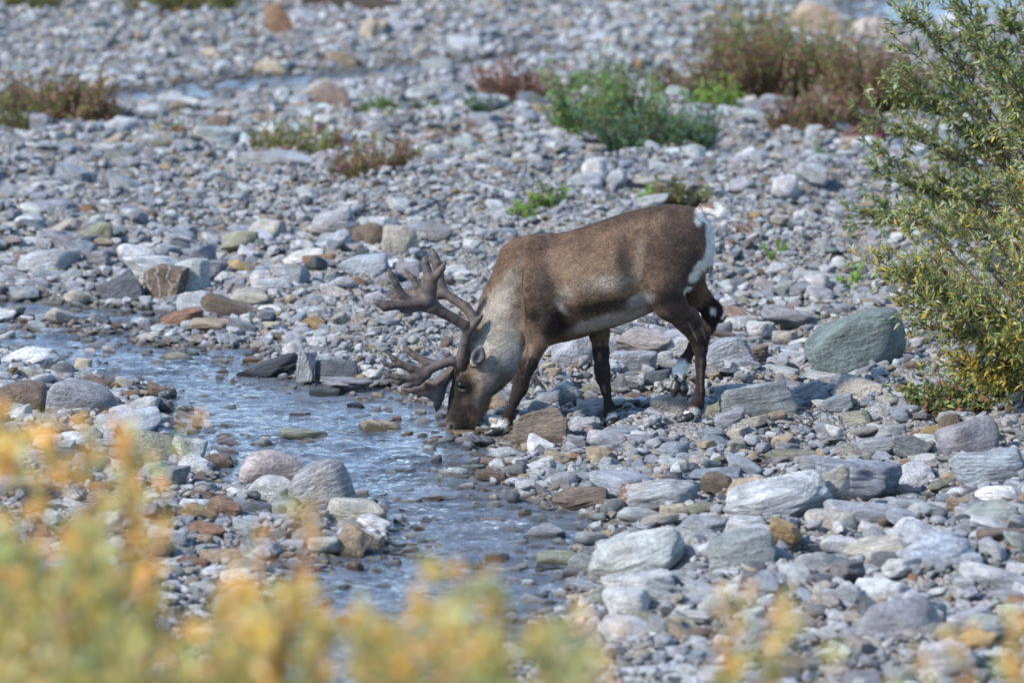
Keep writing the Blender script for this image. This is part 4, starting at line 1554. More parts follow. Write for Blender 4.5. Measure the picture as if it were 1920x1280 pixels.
for (n, lo, hi, lim, thr) in ((2700, .11, .20, 1, .55), (11500, .070, .11, 3, .28), (30000, .045, .070, 4, .0)):
    x, y = sample_area(n)
    cz = coarse(x, y)
    keep = RNG.random(len(x)) < np.clip((cz - thr) * 1.8 + .10, .015, 1)
    wd = lut(WD, x, y)
    keep &= (wd > -.03) | (RNG.random(len(x)) < (.5 if hi < .09 else .3 if hi < .12 else .0))
    x, y, wd = x[keep], y[keep], wd[keep]
    a = RNG.uniform(lo, hi, len(x)); b = a * RNG.uniform(.55, .9, len(x)); c = a * RNG.uniform(.26, .60, len(x))
    yaw = RNG.normal(0, .6, len(x))
    for i in range(len(x)):
        if occ_test(x[i], y[i], a[i] * .92, b[i] * .92, yaw[i], lim):
            occ_stamp(x[i], y[i], a[i] * .9, b[i] * .9, yaw[i])
            h = float(lut(TH, x[i], y[i]))
            sub = wd[i] < 0
            z = h + c[i] * (RNG.uniform(.15, .75) if not sub else .1)
            if hides_hoof(x[i], y[i], z + c[i], a[i]): continue
            if wd[i] < -.04: z = min(max(RNG.uniform(-.035, .026) - c[i], h - c[i] * .3), h + c[i] * .95)
            push(x[i], y[i], z, a[i], b[i], c[i], yaw[i], RNG.normal(-.06, .20), RNG.normal(.05, .20), RNG.integers(len(_kinds)), RNG.choice(len(NAMES), p=PROB))
ST = {k: np.array(v) for k, v in stones.items()}
NBIGCOB = len(ST['x'])

# ---- small cobbles and gravel on jittered grids
def jgrid(step, y0, y1, jit=.5):
    ys = np.arange(y0, y1, step)
    xs = np.arange(-half_width(y1), half_width(y1), step * 1.12)
    X, Y = np.meshgrid(xs, ys, indexing='ij')
    X = X + RNG.uniform(-jit, jit, X.shape) * step; Y = Y + RNG.uniform(-jit, jit, Y.shape) * step
    X, Y = X.ravel(), Y.ravel()
    k = np.abs(X) < half_width(Y)
    return X[k], Y[k]


def occ_at(x, y):
    i = np.clip(((x - OX0) / OC).astype(int), 0, ON - 1); j = np.clip(((y - OY0) / OC).astype(int), 0, OM - 1)
    return OCC[i, j]


SM = []
for (step, y0, y1, r0, r1) in ((.068, 21, 44, .020, .048), (.095, 44, 61, .034, .062), (.036, 23, 37, .010, .021), (.060, 37, 50, .016, .03)):
    x, y = jgrid(step, y0, y1, .62)
    keep = ~occ_at(x, y)
    cz = coarse(x, y)
    x, y, cz = x[keep], y[keep], cz[keep]
    u = RNG.random(len(x)) ** (2.0 - 1.2 * cz)
    a = r0 + (r1 - r0) * u
    wd = lut(WD, x, y)
    keep = (wd > -.02) | (RNG.random(len(x)) < .55)
    x, y, a, wd = x[keep], y[keep], a[keep], wd[keep]
    b = a * RNG.uniform(.55, .95, len(x)); c = a * RNG.uniform(.32, .72, len(x))
    h = lut(TH, x, y)
    z = h + c * RNG.uniform(.05, .8, len(x)) + (.010 if r0 > .015 else .0) * RNG.random(len(x))
    z = z - c * .75 * sstep(.2, 1.1, samp(T_MID, x + 1, y + 7, 8.0))
    z = np.where(wd < 0, h + c * RNG.uniform(-.2, .9, len(x)), z)
    ok = ~hides_hoof(x, y, z + c, a)
    x, y, z, a, b, c = x[ok], y[ok], z[ok], a[ok], b[ok], c[ok]
    SM.append(dict(x=x, y=y, z=z, a=a, b=b, c=c, yaw=RNG.uniform(0, 6.28, len(x)), tx=RNG.normal(0, .3, len(x)), ty=RNG.normal(0, .3, len(x)),
                   pid=RNG.integers(0, 1000, len(x)), cn=RNG.choice(len(NAMES), p=PROB, size=len(x))))
SMALL = {k: np.concatenate([s[k] for s in SM]) for k in ST}


def stone_cols(S):
    c = PALA[S['cn']] * RNG.uniform(.78, 1.2, len(S['x']))[:, None]
    return np.clip(c * (1 + RNG.normal(0, .012, c.shape)), .02, .8).astype(np.float32)


def scatter(S, name, coll, nproto, label, cat):
    n = len(S['x'])
    me = bpy.data.meshes.new(name)
    me.vertices.add(n)
    me.vertices.foreach_set("co", np.stack([S['x'], S['y'], S['z']], 1).astype(np.float32).ravel())

    def attr(nm, typ, key, arr):
        at = me.attributes.new(nm, typ, 'POINT')
        at.data.foreach_set(key, arr.ravel())
    attr("rot", 'FLOAT_VECTOR', "vector", np.stack([S['tx'], S['ty'], S['yaw']], 1).astype(np.float32))
    attr("scl", 'FLOAT_VECTOR', "vector", np.stack([S['a'], S['b'], S['c']], 1).astype(np.float32))
    attr("pid", 'INT', "value", (S['pid'] % nproto).astype(np.int32))
    attr("col", 'FLOAT_VECTOR', "vector", stone_cols(S))
    o = link(bpy.data.objects.new(name, me))
    ng = bpy.data.node_groups.new(name + "_scatter", 'GeometryNodeTree')
    ng.interface.new_socket("Geometry", in_out='INPUT', socket_type='NodeSocketGeometry')
    ng.interface.new_socket("Geometry", in_out='OUTPUT', socket_type='NodeSocketGeometry')
    gi = ng.nodes.new("NodeGroupInput"); go = ng.nodes.new("NodeGroupOutput")
    ci = ng.nodes.new("GeometryNodeCollectionInfo")
    ci.inputs["Collection"].default_value = coll
    ci.inputs["Separate Children"].default_value = True
    ci.inputs["Reset Children"].default_value = True
    ip = ng.nodes.new("GeometryNodeInstanceOnPoints")
    ip.inputs["Pick Instance"].default_value = True

    def named(nm, typ):
        nd = ng.nodes.new("GeometryNodeInputNamedAttribute"); nd.data_type = typ
        nd.inputs["Name"].default_value = nm
        return nd.outputs["Attribute"]
    e2r = ng.nodes.new("FunctionNodeEulerToRotation")
    ng.links.new(named("rot", 'FLOAT_VECTOR'), e2r.inputs[0])
    ng.links.new(e2r.outputs[0], ip.inputs["Rotation"])
    ng.links.new(named("scl", 'FLOAT_VECTOR'), ip.inputs["Scale"])
    ng.links.new(named("pid", 'INT'), ip.inputs["Instance Index"])
    ng.links.new(gi.outputs[0], ip.inputs["Points"])
    ng.links.new(ci.outputs[0], ip.inputs["Instance"])
    ng.links.new(ip.outputs[0], go.inputs[0])
    md = o.modifiers.new("scatter", 'NODES'); md.node_group = ng
    tag(o, label, cat, kind="stuff")
    return o


# the largest of the scattered cobbles become objects of their own
NAMED_TOTAL = 298
px, py = project(ST['x'], ST['y'], ST['z'])
size = ST['a'] / ST['y'] * np.where((px > 10) & (px < 1910) & (py > 10) & (py < 1200), 1, 0)
size = np.where((py > 1010) & (px < 900), 0, size)
size = np.where((px > 1680) & (py < 560), 0, size)
size = np.where((px > 960) & (px < 1330) & (py > 400) & (py < 640), 0, size)
order = np.argsort(-size)
prom = order[:NAMED_TOTAL - len(BIG)]
mask = np.ones(NBIGCOB, bool); mask[prom] = False
REST = {k: v[mask] for k, v in ST.items()}
SHAPEWORD = {'round': 'rounded', 'cobble': 'smooth', 'slab': 'flat', 'block': 'blocky', 'shard': 'angular'}
PC = stone_cols(ST)
for i in prom:
    pid = int(ST['pid'][i]); cn = NAMES[int(ST['cn'][i])]
    o = bpy.data.objects.new("cobble", PROTOS[pid])
    o.location = (ST['x'][i], ST['y'][i], ST['z'][i])
    o.rotation_euler = (ST['tx'][i], ST['ty'][i], ST['yaw'][i])
    o.scale = (ST['a'][i], ST['b'][i], ST['c'][i])
    o["col"] = [float(v) for v in PC[i]]
    link(o)
    ROCK_OBJS.append(dict(obj=o, col=cn, kind=_kinds[pid], label=None, px=float(px[i]), py=float(py[i]), w=2 * float(ST['a'][i]) * ppm(ST['y'][i])))

scatter(REST, "loose_cobbles", PROTO_COL, len(_kinds), "countless smaller cobbles covering the river bed", "cobbles")
scatter(SMALL, "gravel", PEB_COL, 8, "fine grey gravel and pebbles filling the gaps between the rocks", "gravel")
print("STONES", len(ROCK_OBJS), len(REST['x']), len(SMALL['x']))

# ---- labels for the rocks that have none: colour, shape and the nearest landmark
LAND = [
    (1600, 640, "the green slab boulder"), (1010, 798, "the brown layered block"), (505, 690, "the black wedge rock"), (572, 690, "the upright pale slab"),
    (308, 532, "the brown upright boulder"), (162, 750, "the mauve boulder on the left bank"), (600, 915, "the dark mauve boulder"), (1817, 820, "the triangular boulder"),
    (1460, 945, "the large pale slab"), (1610, 897, "the long blue-grey slab"), (1188, 1045, "the big greenish slab"), (1190, 228, "the large green plant"),
    (1480, 150, "the reddish shrubs"), (100, 190, "the tuft at the left edge"), (550, 255, "the olive plant"), (690, 290, "the brown-green tuft"), (750, 455, "the beige boulder above the antlers"),
    (850, 800, "the muzzle"), (1295, 785, "the standing hind hoof"), (1150, 790, "the far front hoof"), (1340, 395, "the tail"), (1470, 350, "the round white boulder"),
    (965, 310, "the tan stone above the withers"), (395, 100, "the cream flat stone"), (640, 110, "the tan stone by the side channel"), (520, 35, "the rust tan boulder"),
    (1780, 750, "the low reddish plants"), (1670, 1030, "the broad beige boulder"), (1685, 1165, "the large mauve boulder in the corner"), (1176, 1132, "the rounded white boulder"),
    (570, 818, "the flat olive rock in the stream"), (365, 510, "the greenish white boulder"), (420, 580, "the long brown slab"), (1025, 375, "the small bright green plant"),
    (185, 450, "the olive upright rock"), (455, 440, "the round blue-grey boulder"), (1530, 35, "the tan boulder behind the shrubs"), (30, 750, "the boulder at the left edge"), (950, 440, "the withers"),
    (1270, 355, "the olive weed above the back"), (1350, 580, "the raised hock"), (1560, 988, "the rounded beige boulder"), (820, 500, "the antler tips"), (920, 895, "the angular rock at the right bank"),
    (1880, 1000, "the right edge"), (20, 350, "the left edge"), (1460, 465, "the sprig behind the rump"), (350, 855, "the white marbled rock"), (960, 150, "the purple weeds"), (715, 205, "the low green weeds"),
    (1100, 340, "the pale boulder above the shoulder"), (1417, 755, "the wide green-grey slab"), (1495, 858, "the long olive slab"), (1088, 932, "the flat brown rock by the stream"),
]
DIRS = ["right of", "below and right of", "below", "below and left of", "left of", "above and left of", "above", "above and right of"]
used = {}
for b in ROCK_OBJS:
    if b['label']:
        used[b['label']] = b
todo = sorted([b for b in ROCK_OBJS if not b['label']], key=lambda b: -b['w'])
for b in todo:
    lm = sorted(LAND, key=lambda q: math.hypot(q[0] - b['px'], (q[1] - b['py']) * 1.5))
    done = False
    sw = SHAPEWORD[b['kind']]
    for extra in (0, 1, 2, 3):
        for q in lm[:3]:
            dx, dy = b['px'] - q[0], b['py'] - q[1]
            k = int(round(math.degrees(math.atan2(dy, dx)) / 45)) % 8
            dist = math.hypot(dx, dy)
            near = "just " if dist < 70 else ("well " if dist > 190 else "")
            sz = "large" if b['w'] > 85 else ("medium" if b['w'] > 52 else "small")
            t = f"{sz} {COLWORD[b['col']]} {sw} stone {near}{DIRS[k]} {q[2]}"
            if extra:
                o2 = lm[extra if lm[extra][2] != q[2] else extra + 1]
                t = f"{COLWORD[b['col']]} {sw} stone {DIRS[k]} {q[2]}, towards {o2[2]}"
            if t not in used and len(t.split()) <= 16:
                used[t] = b; b['label'] = t; done = True
                break
        if done: break
    if not done:
        b['label'] = f"{COLWORD[b['col']]} {sw} stone between {lm[0][2]} and {lm[1][2]}"
        used[b['label']] = b
for b in ROCK_OBJS:
    tag(b['obj'], b['label'], 'boulder' if b['w'] > 95 else 'rock', "rocks strewn over the river bed", 'thing')

# ------------------------------------------------------------------ plants
def leaf_batch(base, direc, length, width, cols, rng, fold=.25, curl=.25):
    """lance-shaped folded leaves: 6 verts, 4 triangles each"""
    n = len(base)
    d = direc / (np.linalg.norm(direc, axis=1)[:, None] + 1e-9)
    up = rng.normal(0, .55, (n, 3)) + np.array((0, 0, 1.0))
    s = np.cross(d, up); s /= np.linalg.norm(s, axis=1)[:, None] + 1e-9
    nn = np.cross(s, d)
    Lh, Wd = length[:, None], width[:, None]
    v = np.empty((n, 6, 3))
    v[:, 0] = base
    v[:, 1] = base + d * Lh * .38 - s * Wd * .5 + nn * Wd * fold
    v[:, 2] = base + d * Lh * .42 - nn * 0
    v[:, 3] = base + d * Lh * .38 + s * Wd * .5 + nn * Wd * fold
    v[:, 4] = base + d * Lh * .74 - nn * Lh * curl * .18
    v[:, 5] = base + d * Lh - nn * Lh * curl * .45
    idx = np.arange(n)[:, None] * 6
    f = np.concatenate([idx + np.array([[0, 2, 1]]), idx + np.array([[0, 3, 2]]), idx + np.array([[1, 2, 4]]), idx + np.array([[2, 3, 4]]),
                        idx + np.array([[1, 4, 5]]), idx + np.array([[4, 3, 5]])])
    return v.reshape(-1, 3), f, np.repeat(cols, 6, 0)


def tube_batch(paths, sides=5):
    """paths: list of (pts (k,3), radii (k,)); one mesh"""
    V, F, off = [], [], 0
    for pts, rad in paths:
        k = len(pts)
        t = np.gradient(pts, axis=0); t /= np.linalg.norm(t, axis=1)[:, None] + 1e-9
        ref = np.where(np.abs(t[:, 2:3]) > .9, np.array([[1.0, 0, 0]]), np.array([[0, 0, 1.0]]))
        u = np.cross(t, ref); u /= np.linalg.norm(u, axis=1)[:, None] + 1e-9
        w = np.cross(t, u)
        ang = np.linspace(0, 2 * np.pi, sides, endpoint=False)
        ring = pts[:, None] + rad[:, None, None] * (u[:, None] * np.cos(ang)[None, :, None] + w[:, None] * np.sin(ang)[None, :, None])
        V.append(ring.reshape(-1, 3))
        for i in range(k - 1):
            a = off + i * sides + np.arange(sides); b = off + i * sides + (np.arange(sides) + 1) % sides
            F.append(np.stack([a, b, b + sides, a + sides], 1))
        off += k * sides
    return np.concatenate(V), np.concatenate(F)


def curve(a, b, sag, rng, k=8, wob=.02):
    t = np.linspace(0, 1, k)[:, None]
    m = (a + b) / 2 + sag
    p = (1 - t) ** 2 * a + 2 * t * (1 - t) * m + t ** 2 * b
    w = np.cumsum(rng.normal(0, wob, (k, 3)), 0) * t
    return p + w


def mixcols(pal, wts, n, rng, var=.18):
    pal = np.array(pal); wts = np.array(wts) / np.sum(wts)
    c = pal[rng.choice(len(pal), p=wts, size=n)]
    return np.clip(c * rng.uniform(1 - var, 1 + var, (n, 1)) * (1 + rng.normal(0, .05, (n, 3))), .005, .9)


LEAF_G = (.175, .21, .085); LEAF_G2 = (.120, .155, .060); LEAF_S = (.33, .36, .23); LEAF_Y = (.46, .36, .08); LEAF_O = (.48, .28, .06); LEAF_YG = (.28, .29, .09)
LEAF_R = (.26, .10, .08); LEAF_P = (.27, .16, .15); LEAF_BR = (.24, .18, .11); LEAF_BG = (.11, .20, .09); LEAF_DG = (.07, .145, .085)


def shrub(name, label, cat, group, base, targets, seed, pal, wts, twigs=9, leaves=16, leaf=(.028, .046), lw=.24, stem_r=.011, twig_len=(.10, .28),
          gravity=.25, pal2=None, start=.35, twig_dir=None):
    """targets: list of points that main stems reach"""
    rng = np.random.default_rng(seed)
    root = empty(name, tuple(base))
    tag(root, label, cat, group)
    base = np.array(base, dtype=float)
    stems, tw = [], []
    LB, LD = [], []
    for T in targets:
        T = np.array(T, dtype=float)
        b0 = base + rng.normal(0, .05, 3) * np.array((1, 1, .0))
        dist = np.linalg.norm(T - b0)
        sag = np.array((0, 0, dist * rng.uniform(.08, .26))) + rng.normal(0, .04 * dist, 3)
        p = curve(b0, T, sag, rng, 10, .008 * dist)
        stems.append((p, np.linspace(stem_r * rng.uniform(.7, 1.2), stem_r * .22, 10)))
        for _ in range(twigs):
            t = rng.uniform(start, 1.0) ** .8
            q = t * 9; i = min(int(q), 8); P = p[i] * (1 - (q - i)) + p[i + 1] * (q - i)
            dr = (p[i + 1] - p[i]); dr /= np.linalg.norm(dr) + 1e-9
            ln = rng.uniform(*twig_len) * (1.15 - .5 * t)
            d2 = dr * .8 + rng.normal(0, .55, 3) + np.array((0, 0, .25))
            if twig_dir is not None: d2 = d2 + np.array(twig_dir)
            d2 /= np.linalg.norm(d2)
            e = P + d2 * ln
            c = curve(P, e, np.array((0, 0, -gravity * .3 * ln)), rng, 5, .004)
            tw.append((c, np.linspace(stem_r * .26, stem_r * .10, 5)))
            nl = rng.integers(int(leaves * .6), int(leaves * 1.4) + 1)
            tt = rng.uniform(.1, 1.02, nl)
            k = np.minimum((tt * 4).astype(int), 3); fr = (tt * 4 - k)[:, None]
            LB.append(c[k] * (1 - fr) + c[k + 1] * fr)
            LD.append(d2 * .75 + rng.normal(0, .55, (nl, 3)) + np.array((0, 0, .1 - gravity * .5)))
    V, F = tube_batch(stems, 6)
    nm = 'stems'
    st = link(bpy.data.objects.new(nm, np_mesh(nm, V - base, F, M_BARK)), root)
    V, F = tube_batch(tw, 4)
    link(bpy.data.objects.new("twigs", np_mesh("twigs", V - base, F, M_BARK)), st)
    B, D = np.concatenate(LB), np.concatenate(LD)
    n = len(B)
    cols = mixcols(pal, wts, n, rng)
    if pal2 is not None:                      # patches where the leaves have turned
        c2 = mixcols(pal2[0], pal2[1], n, rng)
        w = samp(T_BIG, B[:, 0] * 1.0 + seed, B[:, 2] + B[:, 1] * .5, 2.2) + pal2[2](B)
        cols = np.where((w > rng.normal(0, .35, n))[:, None], c2, cols)
    ln = rng.uniform(*leaf, n)
    V, F, C = leaf_batch(B, D, ln, ln * lw * rng.uniform(.8, 1.25, n), cols, rng)
    link(bpy.data.objects.new("foliage", np_mesh("foliage", V - base, F, M_LEAF, False, C)), root)
    return root


def ground_at(px, py):
    P = at_z(px, py, .05)
    for _ in range(5):
        h = float(terrain(np.array([P.x]), np.array([P.y]))[0])
        P = at_z(px, py, h)
    return P


def inpoly(poly, x, y):
    P = np.array(poly, dtype=float)
    return sdist(P, np.array([x]), np.array([y]))[0] < 0


def targets_in(poly, Y, n, seed, dep=.5, extra=()):
    rng = np.random.default_rng(seed)
    P = np.array(poly, dtype=float)
    out = []
    while len(out) < n:
        x = rng.uniform(P[:, 0].min(), P[:, 0].max()); y = rng.uniform(P[:, 1].min(), P[:, 1].max())
        if inpoly(poly, x, y):
            out.append(tuple(at_y(x, y, Y + rng.uniform(-dep, dep))))
    return out + [tuple(at_y(e[0], e[1], Y + (e[2] if len(e) > 2 else 0))) for e in extra]


GW = "grey-green willows on the right bank"
# back willow: green crown reaching past the top right corner
b = ground_at(2020, 520)
poly = [(1660, 60), (1700, -60), (1800, -130), (2300, -160), (2400, 300), (2100, 420), (1900, 400), (1760, 420), (1650, 400), (1640, 330), (1690, 260), (1650, 180)]
tg = targets_in(poly, b.y, 64, 5, .8, [(1668, 60), (1690, 30), (1640, 160), (1655, 250), (1640, 330), (1600, 395), (1625, 420), (1700, 10), (1740, 90), (1650, 300), (1760, 0), (1690, 120), (1645, 200), (1700, 350), (1730, 400)])
shrub("willow_shrub", "tall grey-green willow rising out of the top right corner", "willow", GW, b, tg, 21, [LEAF_G, LEAF_G2, LEAF_S, LEAF_YG, LEAF_O],
      [5, 3, 2.6, 1.5, .12], twigs=23, leaves=18, leaf=(.042, .072), lw=.28, stem_r=.013, twig_len=(.12, .32), start=.30)
# front willow: yellowing lower branches reaching left
b = ground_at(2000, 770)
poly = [(1700, 480), (1690, 430), (1780, 380), (1850, 300), (1880, 230), (2000, 180), (2300, 160), (2350, 700), (2000, 700), (1900, 700), (1800, 640), (1720, 590), (1680, 540)]
tg = targets_in(poly, b.y, 66, 6, .6, [(1650, 480), (1665, 520), (1690, 560), (1720, 420), (1850, 290), (1885, 225), (1730, 620), (1760, 660), (1800, 700), (1840, 700), (1700, 500), (1660, 500),
                                       (1740, 540), (1780, 600), (1860, 690), (1880, 720)])
shrub("willow_shrub", "yellowing willow with silvery leaf tips arching in from the right edge", "willow", GW, b, tg, 22, [LEAF_YG, LEAF_S, LEAF_G, LEAF_Y, LEAF_O],
      [3.2, 3.2, 3.2, 1.4, .35], twigs=23, leaves=17, leaf=(.038, .062), lw=.26, stem_r=.010, twig_len=(.10, .28), start=.35,
      pal2=([LEAF_Y, LEAF_YG, LEAF_O, LEAF_G], [3.2, 4, .6, 2], lambda B: 1.1 * sstep(1.15, .35, B[:, 2]) - .9))


# low plants on the gravel: px, py of the foot (middle), width px, height px, palette, label
def weed(px, py, w, h, seed, pal, wts, label, cat="plant", name="gravel_plant", dens=1.0, group="low plants on the gravel", leaf=(.022, .042), lw=.3, depth=.6, upright=.75):
    rng = np.random.default_rng(seed)
    P = ground_at(px, py)
    s = ppm(P.y)
    a, H = w / 2 / s, h * 1.0 / s
    dp = max(a * depth, .06)
    root = empty(name, (P.x, P.y + dp * .3, P.z))
    tag(root, label, cat, group)
    base = np.array(root.location)
    n = int(np.clip(40 * dens * (a / .18) ** 1.15 * (1 + H / .4), 12, 650))
    st, LB, LD = [], [], []
    for _ in range(n):
        ang, q = rng.uniform(0, 6.28), math.sqrt(rng.random())
        x = base[0] + a * .92 * q * math.cos(ang); y = base[1] + dp * q * math.sin(ang)
        z = float(terrain(np.array([x]), np.array([y]))[0])
        prof = 1 - .6 * q ** 2 + rng.normal(0, .27) + .35 * float(samp(T_BIG, x * 1.3 + seed, y, 3.0)) * .35
        hh = max(H * .25, H * prof * .95)
        lean = np.array((math.cos(ang) * q * upright, math.sin(ang) * q * upright * .6, 0)) * hh + rng.normal(0, .10, 3) * hh
        a0 = np.array((x, y, z - .02)); a1 = np.array((x, y, z)) + lean + np.array((0, 0, hh))
        c = curve(a0, a1, lean * .2, rng, 6, .006)
        st.append((c, np.linspace(.0028, .0010, 6)))
        nl = int(rng.uniform(9, 18) * (.6 + hh / .35))
        tt = rng.uniform(.12, 1.0, nl); k = np.minimum((tt * 5).astype(int), 4); fr = (tt * 5 - k)[:, None]
        LB.append(c[k] * (1 - fr) + c[k + 1] * fr)
        d = rng.normal(0, .7, (nl, 3)) + np.array((0, 0, .55))
        LD.append(d)
    V, F = tube_batch(st, 4)
    M = bpy.data.materials.get("weed_stem") or simple_mat("weed_stem", (.15, .085, .05), .7, .3, 30)
    link(bpy.data.objects.new("stems", np_mesh("stems", V - base, F, M)), root)
    B, D = np.concatenate(LB), np.concatenate(LD)
    ln = rng.uniform(*leaf, len(B))
    cols = mixcols(pal, wts, len(B), rng, .28)
    # leaves of one stem patch share a tint
    cols *= (1 + .22 * samp(T_BIG, B[:, 0] * 2 + seed, B[:, 1] * 2, 2.0))[:, None]
    V, F, C = leaf_batch(B, D, ln, ln * lw * rng.uniform(.8, 1.3, len(B)), np.clip(cols, .01, .8), rng)
    link(bpy.data.objects.new("foliage", np_mesh("foliage", V - base, F, M_LEAF, False, C)), root)
    return root


BRN = ([LEAF_BR, LEAF_G, (.27, .14, .125), LEAF_YG], [2.4, 2.4, 4.4, 1])
GRN = ([(.16, .27, .11), LEAF_G, (.14, .25, .10)], [4, 3, 3])
DGR = ([(.085, .175, .10), (.12, .22, .10), (.08, .16, .11)], [4, 2, 3])
RED = ([LEAF_P, LEAF_R, LEAF_BR], [5, 2, 2])
OLV = ([LEAF_G, LEAF_BR, LEAF_YG, LEAF_G2], [4, 2, 2, 2])
BRT = ([(.20, .33, .07), (.15, .26, .07), LEAF_YG], [4, 4, 1])
for args in [
    (115, 235, 190, 78, 31, *BRN, "brown-green grassy tuft at the left edge beside the side channel", 2.2),
    (30, 245, 90, 60, 32, *OLV, "olive tuft cut by the left edge"),
    (345, 32, 200, 60, 33, *OLV, "blurred olive shrub at the top edge of the picture", 2.2),
    (45, 18, 130, 40, 34, *OLV, "dark olive bush in the top left corner", 1.6),
    (545, 290, 120, 66, 35, *OLV, "olive leafy plant behind the long low grey slab", 1.2),
    (690, 332, 118, 72, 36, *BRN, "brown-green tuft right of the long low grey slab", 1.5),
    (635, 290, 60, 60, 37, *RED, "thin reddish sprigs between the olive plant and the brown-green tuft", .5),
    (335, 272, 70, 44, 38, [LEAF_R, LEAF_Y, LEAF_BG], [3, 1, 2], "small reddish and yellow weed on the upper left gravel", .7),
    (710, 220, 78, 26, 39, *GRN, "low bright green mat of weeds in the middle distance", 1.3),
    (795, 222, 70, 20, 40, *GRN, "low green weeds right of the bright green mat", 1.0),
    (975, 196, 150, 64, 41, *RED, "purple red weeds left of the large green plant", 1.5),
    (900, 222, 70, 30, 42, *DGR, "low dark green weed below the purple red weeds", 1.0),
    (1140, 245, 190, 112, 43, *GRN, "large bright green bushy plant on the gravel bar", 1.7),
    (1100, 180, 110, 50, 44, *GRN, "light green plant behind the large bright green one", 1.2),
    (1225, 288, 215, 72, 45, *DGR, "dense dark green low plant at the foot of the bright green one", 2.0),
    (1270, 185, 120, 52, 46, *BRN, "reddish brown weeds between the green plant and the big shrubs", 1.3),
    (1345, 212, 90, 50, 47, *BRT, "yellow-green weeds at the left foot of the big shrubs", 1.2),
    (1410, 195, 170, 135, 48, *BRN, "tall reddish brown shrub left in the far thicket", 1.6),
    (1520, 180, 190, 115, 49, *OLV, "olive green shrub in the middle of the far thicket", 2.0),
    (1530, 245, 170, 75, 50, *BRN, "lower brown and olive shrub in front of the far thicket", 1.6),
    (1640, 215, 150, 120, 51, *BRN, "dull brown shrub of the thicket beside the willow", 1.8),
    (1625, 272, 80, 34, 52, *RED, "small dark red weed right of the pale flat boulder", 1.2),
    (1395, 120, 100, 110, 53, *OLV, "pale olive shrub behind the reddish brown one", 1.0),
    (1032, 393, 60, 34, 54, *BRT, "small bright green plant on the gravel above the shoulder", 1.2),
    (985, 404, 50, 20, 55, *BRT, "tiny yellow-green sprig left of the small bright green plant", .8),
    (1275, 378, 92, 44, 56, *OLV, "olive weed just above the back of the reindeer", 1.1),
    (1225, 378, 50, 20, 57, *BRT, "tiny green sprig left of the olive weed above the back", .7),
    (1462, 478, 44, 22, 58, *BRT, "small green sprig on the gravel behind the rump", .9),
    (1405, 445, 44, 26, 59, *RED, "tiny reddish sprig on the gravel behind the rump", .6),
    (1600, 558, 46, 20, 60, *BRT, "tiny yellow-green sprig above the green slab boulder", .7),
    (1780, 782, 170, 66, 61, [LEAF_G, LEAF_YG, LEAF_R, LEAF_BG], [4, 2, 2, 3], "low green and reddish plants under the yellowing willow", 1.5),
    (1880, 755, 110, 40, 62, *OLV, "low olive weeds under the willow at the right edge", 1.2),
    (1538, 305, 20, 18, 63, *GRN, "single tiny green sprig on the gravel in front of the pale boulder", .6),
]:
    px_, py_, w_, h_, sd, pal_, wt_, lab_ = args[:8]
    weed(px_, py_, w_, h_, sd, pal_, wt_, lab_, dens=args[8] if len(args) > 8 else 1.0, depth=.7 if w_ > 100 else .6,
         name="gravel_plant" if h_ < 90 else "gravel_shrub", cat="plant" if h_ < 90 else "shrub", leaf=(.03, .062), lw=.36)

# dark driftwood log at the far edge
rng = np.random.default_rng(77)
A, B_ = ground_at(585, 14), ground_at(775, 30)
A, B_ = np.array(A) + np.array((0, 0, .08)), np.array(B_) + np.array((0, 0, .06))
pts = curve(A, B_, np.array((0, 0, .05)), rng, 14, .01)
V, F = tube_batch([(pts, np.linspace(.16, .07, 14) * rng.uniform(.85, 1.15, 14))], 12)
br = curve(pts[4], pts[4] + np.array((.25, -.1, .22)), np.zeros(3), rng, 6, .01)
M_LOG = simple_mat("driftwood", (.030, .022, .018), .8, .3, 12, .4, .8)
root = empty("driftwood_log", tuple(A)); tag(root, "dark brown driftwood log lying at the top edge of the gravel", "log")
link(bpy.data.objects.new("trunk", np_mesh("trunk", V - A, F, M_LOG)), root)
V, F = tube_batch([(br, np.linspace(.05, .02, 6))], 7)
link(bpy.data.objects.new("branch_stub", np_mesh("branch_stub", V - A, F, M_LOG)), root)

# knot of dead rootlets under the rocks right of the hind hoof, and a thin stick above the far bank
P = ground_at(1538, 802)
pp = []
for _ in range(60):
    a0 = np.array(P) + rng.normal(0, .035, 3) * np.array((1.3, .6, .2)) + np.array((0, 0, .01))
    a1 = a0 + np.array((rng.normal(0, .07), rng.normal(0, .03), rng.uniform(0, .055)))
    pp.append((curve(a0, a1, rng.normal(0, .015, 3), rng, 5, .006), np.linspace(.0035, .0012, 5)))
V, F = tube_batch(pp, 4)
o = link(bpy.data.objects.new("root_tangle", np_mesh("root_tangle", V, F, M_LOG)))
tag(o, "knot of dark dead rootlets under the rocks right of the hind hoof", "roots")
P = np.array(ground_at(692, 622))
V, F = tube_batch([(curve(P, P + np.array((-.09, .03, .13)), np.zeros(3), rng, 6, .003), np.linspace(.006, .003, 6))], 5)
o = link(bpy.data.objects.new("dead_stick", np_mesh("dead_stick", V, F, M_LOG)))
tag(o, "thin dark stick leaning on the pinkish rock below the antler", "stick")

# ------------------------------------------------------------------ yellow willows on the near bank, far out of focus
YEL = [(.82, .52, .14), (.84, .42, .12), (.48, .45, .18), (.25, .31, .12), (.66, .60, .34), (.46, .29, .17)]
YW = {'y': [4, 3.2, 2, 1.6, 1.6, 2.2], 'g': [1.2, 1.0, 3, 7, 3, 2.2], 'm': [2.6, 2.2, 3, 3, 3, 2.2]}


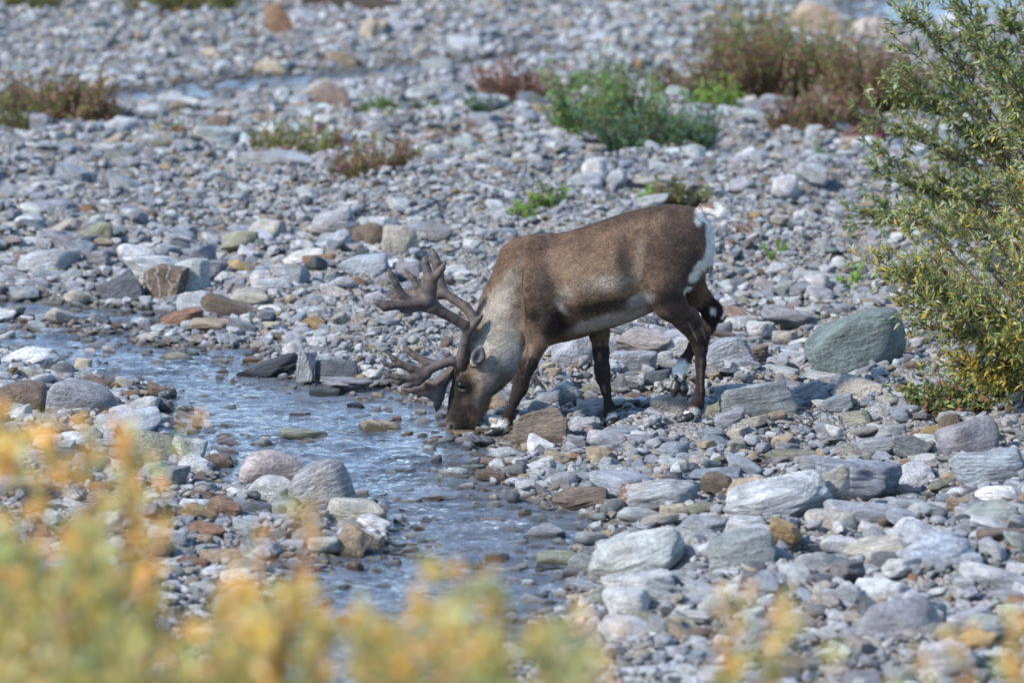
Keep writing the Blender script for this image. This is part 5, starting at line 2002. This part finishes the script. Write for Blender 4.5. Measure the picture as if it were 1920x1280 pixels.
def near_bush(px0, px1, ytop, d, seed, mixk, label, n=26, twigs=8, leaves=7):
    """upright stems whose tips reach the given part of the picture at distance d"""
    rng = np.random.default_rng(seed)
    cx = (px0 + px1) / 2
    X = at_y(cx, 1280, d)
    z = float(terrain(np.array([X.x]), np.array([d]))[0])
    base = np.array((X.x, d, z))
    tg = []
    for _ in range(int(n * .36)):
        px = np.clip(rng.normal(cx, (px1 - px0) * .27), px0, px1)
        e = 1 - ((px - cx) / ((px1 - px0) * .56)) ** 2
        top = ytop + (1280 - ytop) * (1 - max(e, .1)) * .8
        py = top + abs(rng.normal(0, (1330 - top) * .42))
        tg.append(tuple(at_y(px, min(py, 1400), d + rng.uniform(-.35, .35))))
    return shrub("yellow_willow", label, "willow", "yellow willows on the near bank", base, tg, seed, YEL, YW[mixk], twigs=twigs, leaves=leaves,
                 leaf=(.036, .062), lw=.44, stem_r=.006, twig_len=(.06, .17), gravity=.1, start=.5, twig_dir=(0, 0, .5))


near_bush(-120, 150, 735, 13.0, 91, 'y', "tallest blurred yellow willow at the left edge", 56)
near_bush(60, 345, 785, 13.5, 92, 'y', "blurred yellow willow beside the tallest one, in front of the mauve boulder", 52)
near_bush(-60, 330, 1000, 12.2, 93, 'g', "blurred green and yellow willow in the lower left corner", 64, 9, 8)
near_bush(390, 620, 960, 12.7, 94, 'y', "blurred yellow willow with a bright crown left of the beige boulder", 30)
near_bush(300, 700, 1120, 11.7, 95, 'm', "low blurred willow along the bottom edge, left of the middle", 46, 9, 8)
near_bush(640, 1010, 1090, 11.9, 96, 'm', "low blurred willow along the bottom edge in front of the stream", 44, 9, 7)
near_bush(690, 790, 985, 13.2, 97, 'y', "slender blurred orange-yellow willow tip in front of the stream", 8, 6, 6)
near_bush(820, 1120, 1190, 11.2, 98, 'g', "low pale green blurred willow at the bottom middle", 30, 8, 7)
near_bush(0, 520, 1170, 11.4, 111, 'g', "low green blurred willow filling the lower left edge of the picture", 44, 9, 8)
near_bush(560, 900, 1150, 11.6, 112, 'm', "low yellow-green blurred willow between the two clumps at the bottom middle", 40, 9, 7)
near_bush(880, 1130, 1120, 12.4, 113, 'y', "thin blurred golden willow right of the low one in front of the stream", 12, 7, 6)
near_bush(1200, 1560, 1130, 12.4, 99, 'm', "sparse blurred yellow willow in the lower right foreground", 22, 7, 6)
near_bush(1780, 1960, 1130, 13.0, 100, 'y', "sparse blurred orange willow in the lower right corner", 12, 6, 6)
near_bush(1340, 1460, 1040, 14.0, 101, 'y', "thin blurred yellow sprig above the sparse willow", 4, 5, 5)
near_bush(1500, 1800, 1230, 11.2, 102, 'm', "low blurred willow at the bottom right of the middle", 16, 7, 6)
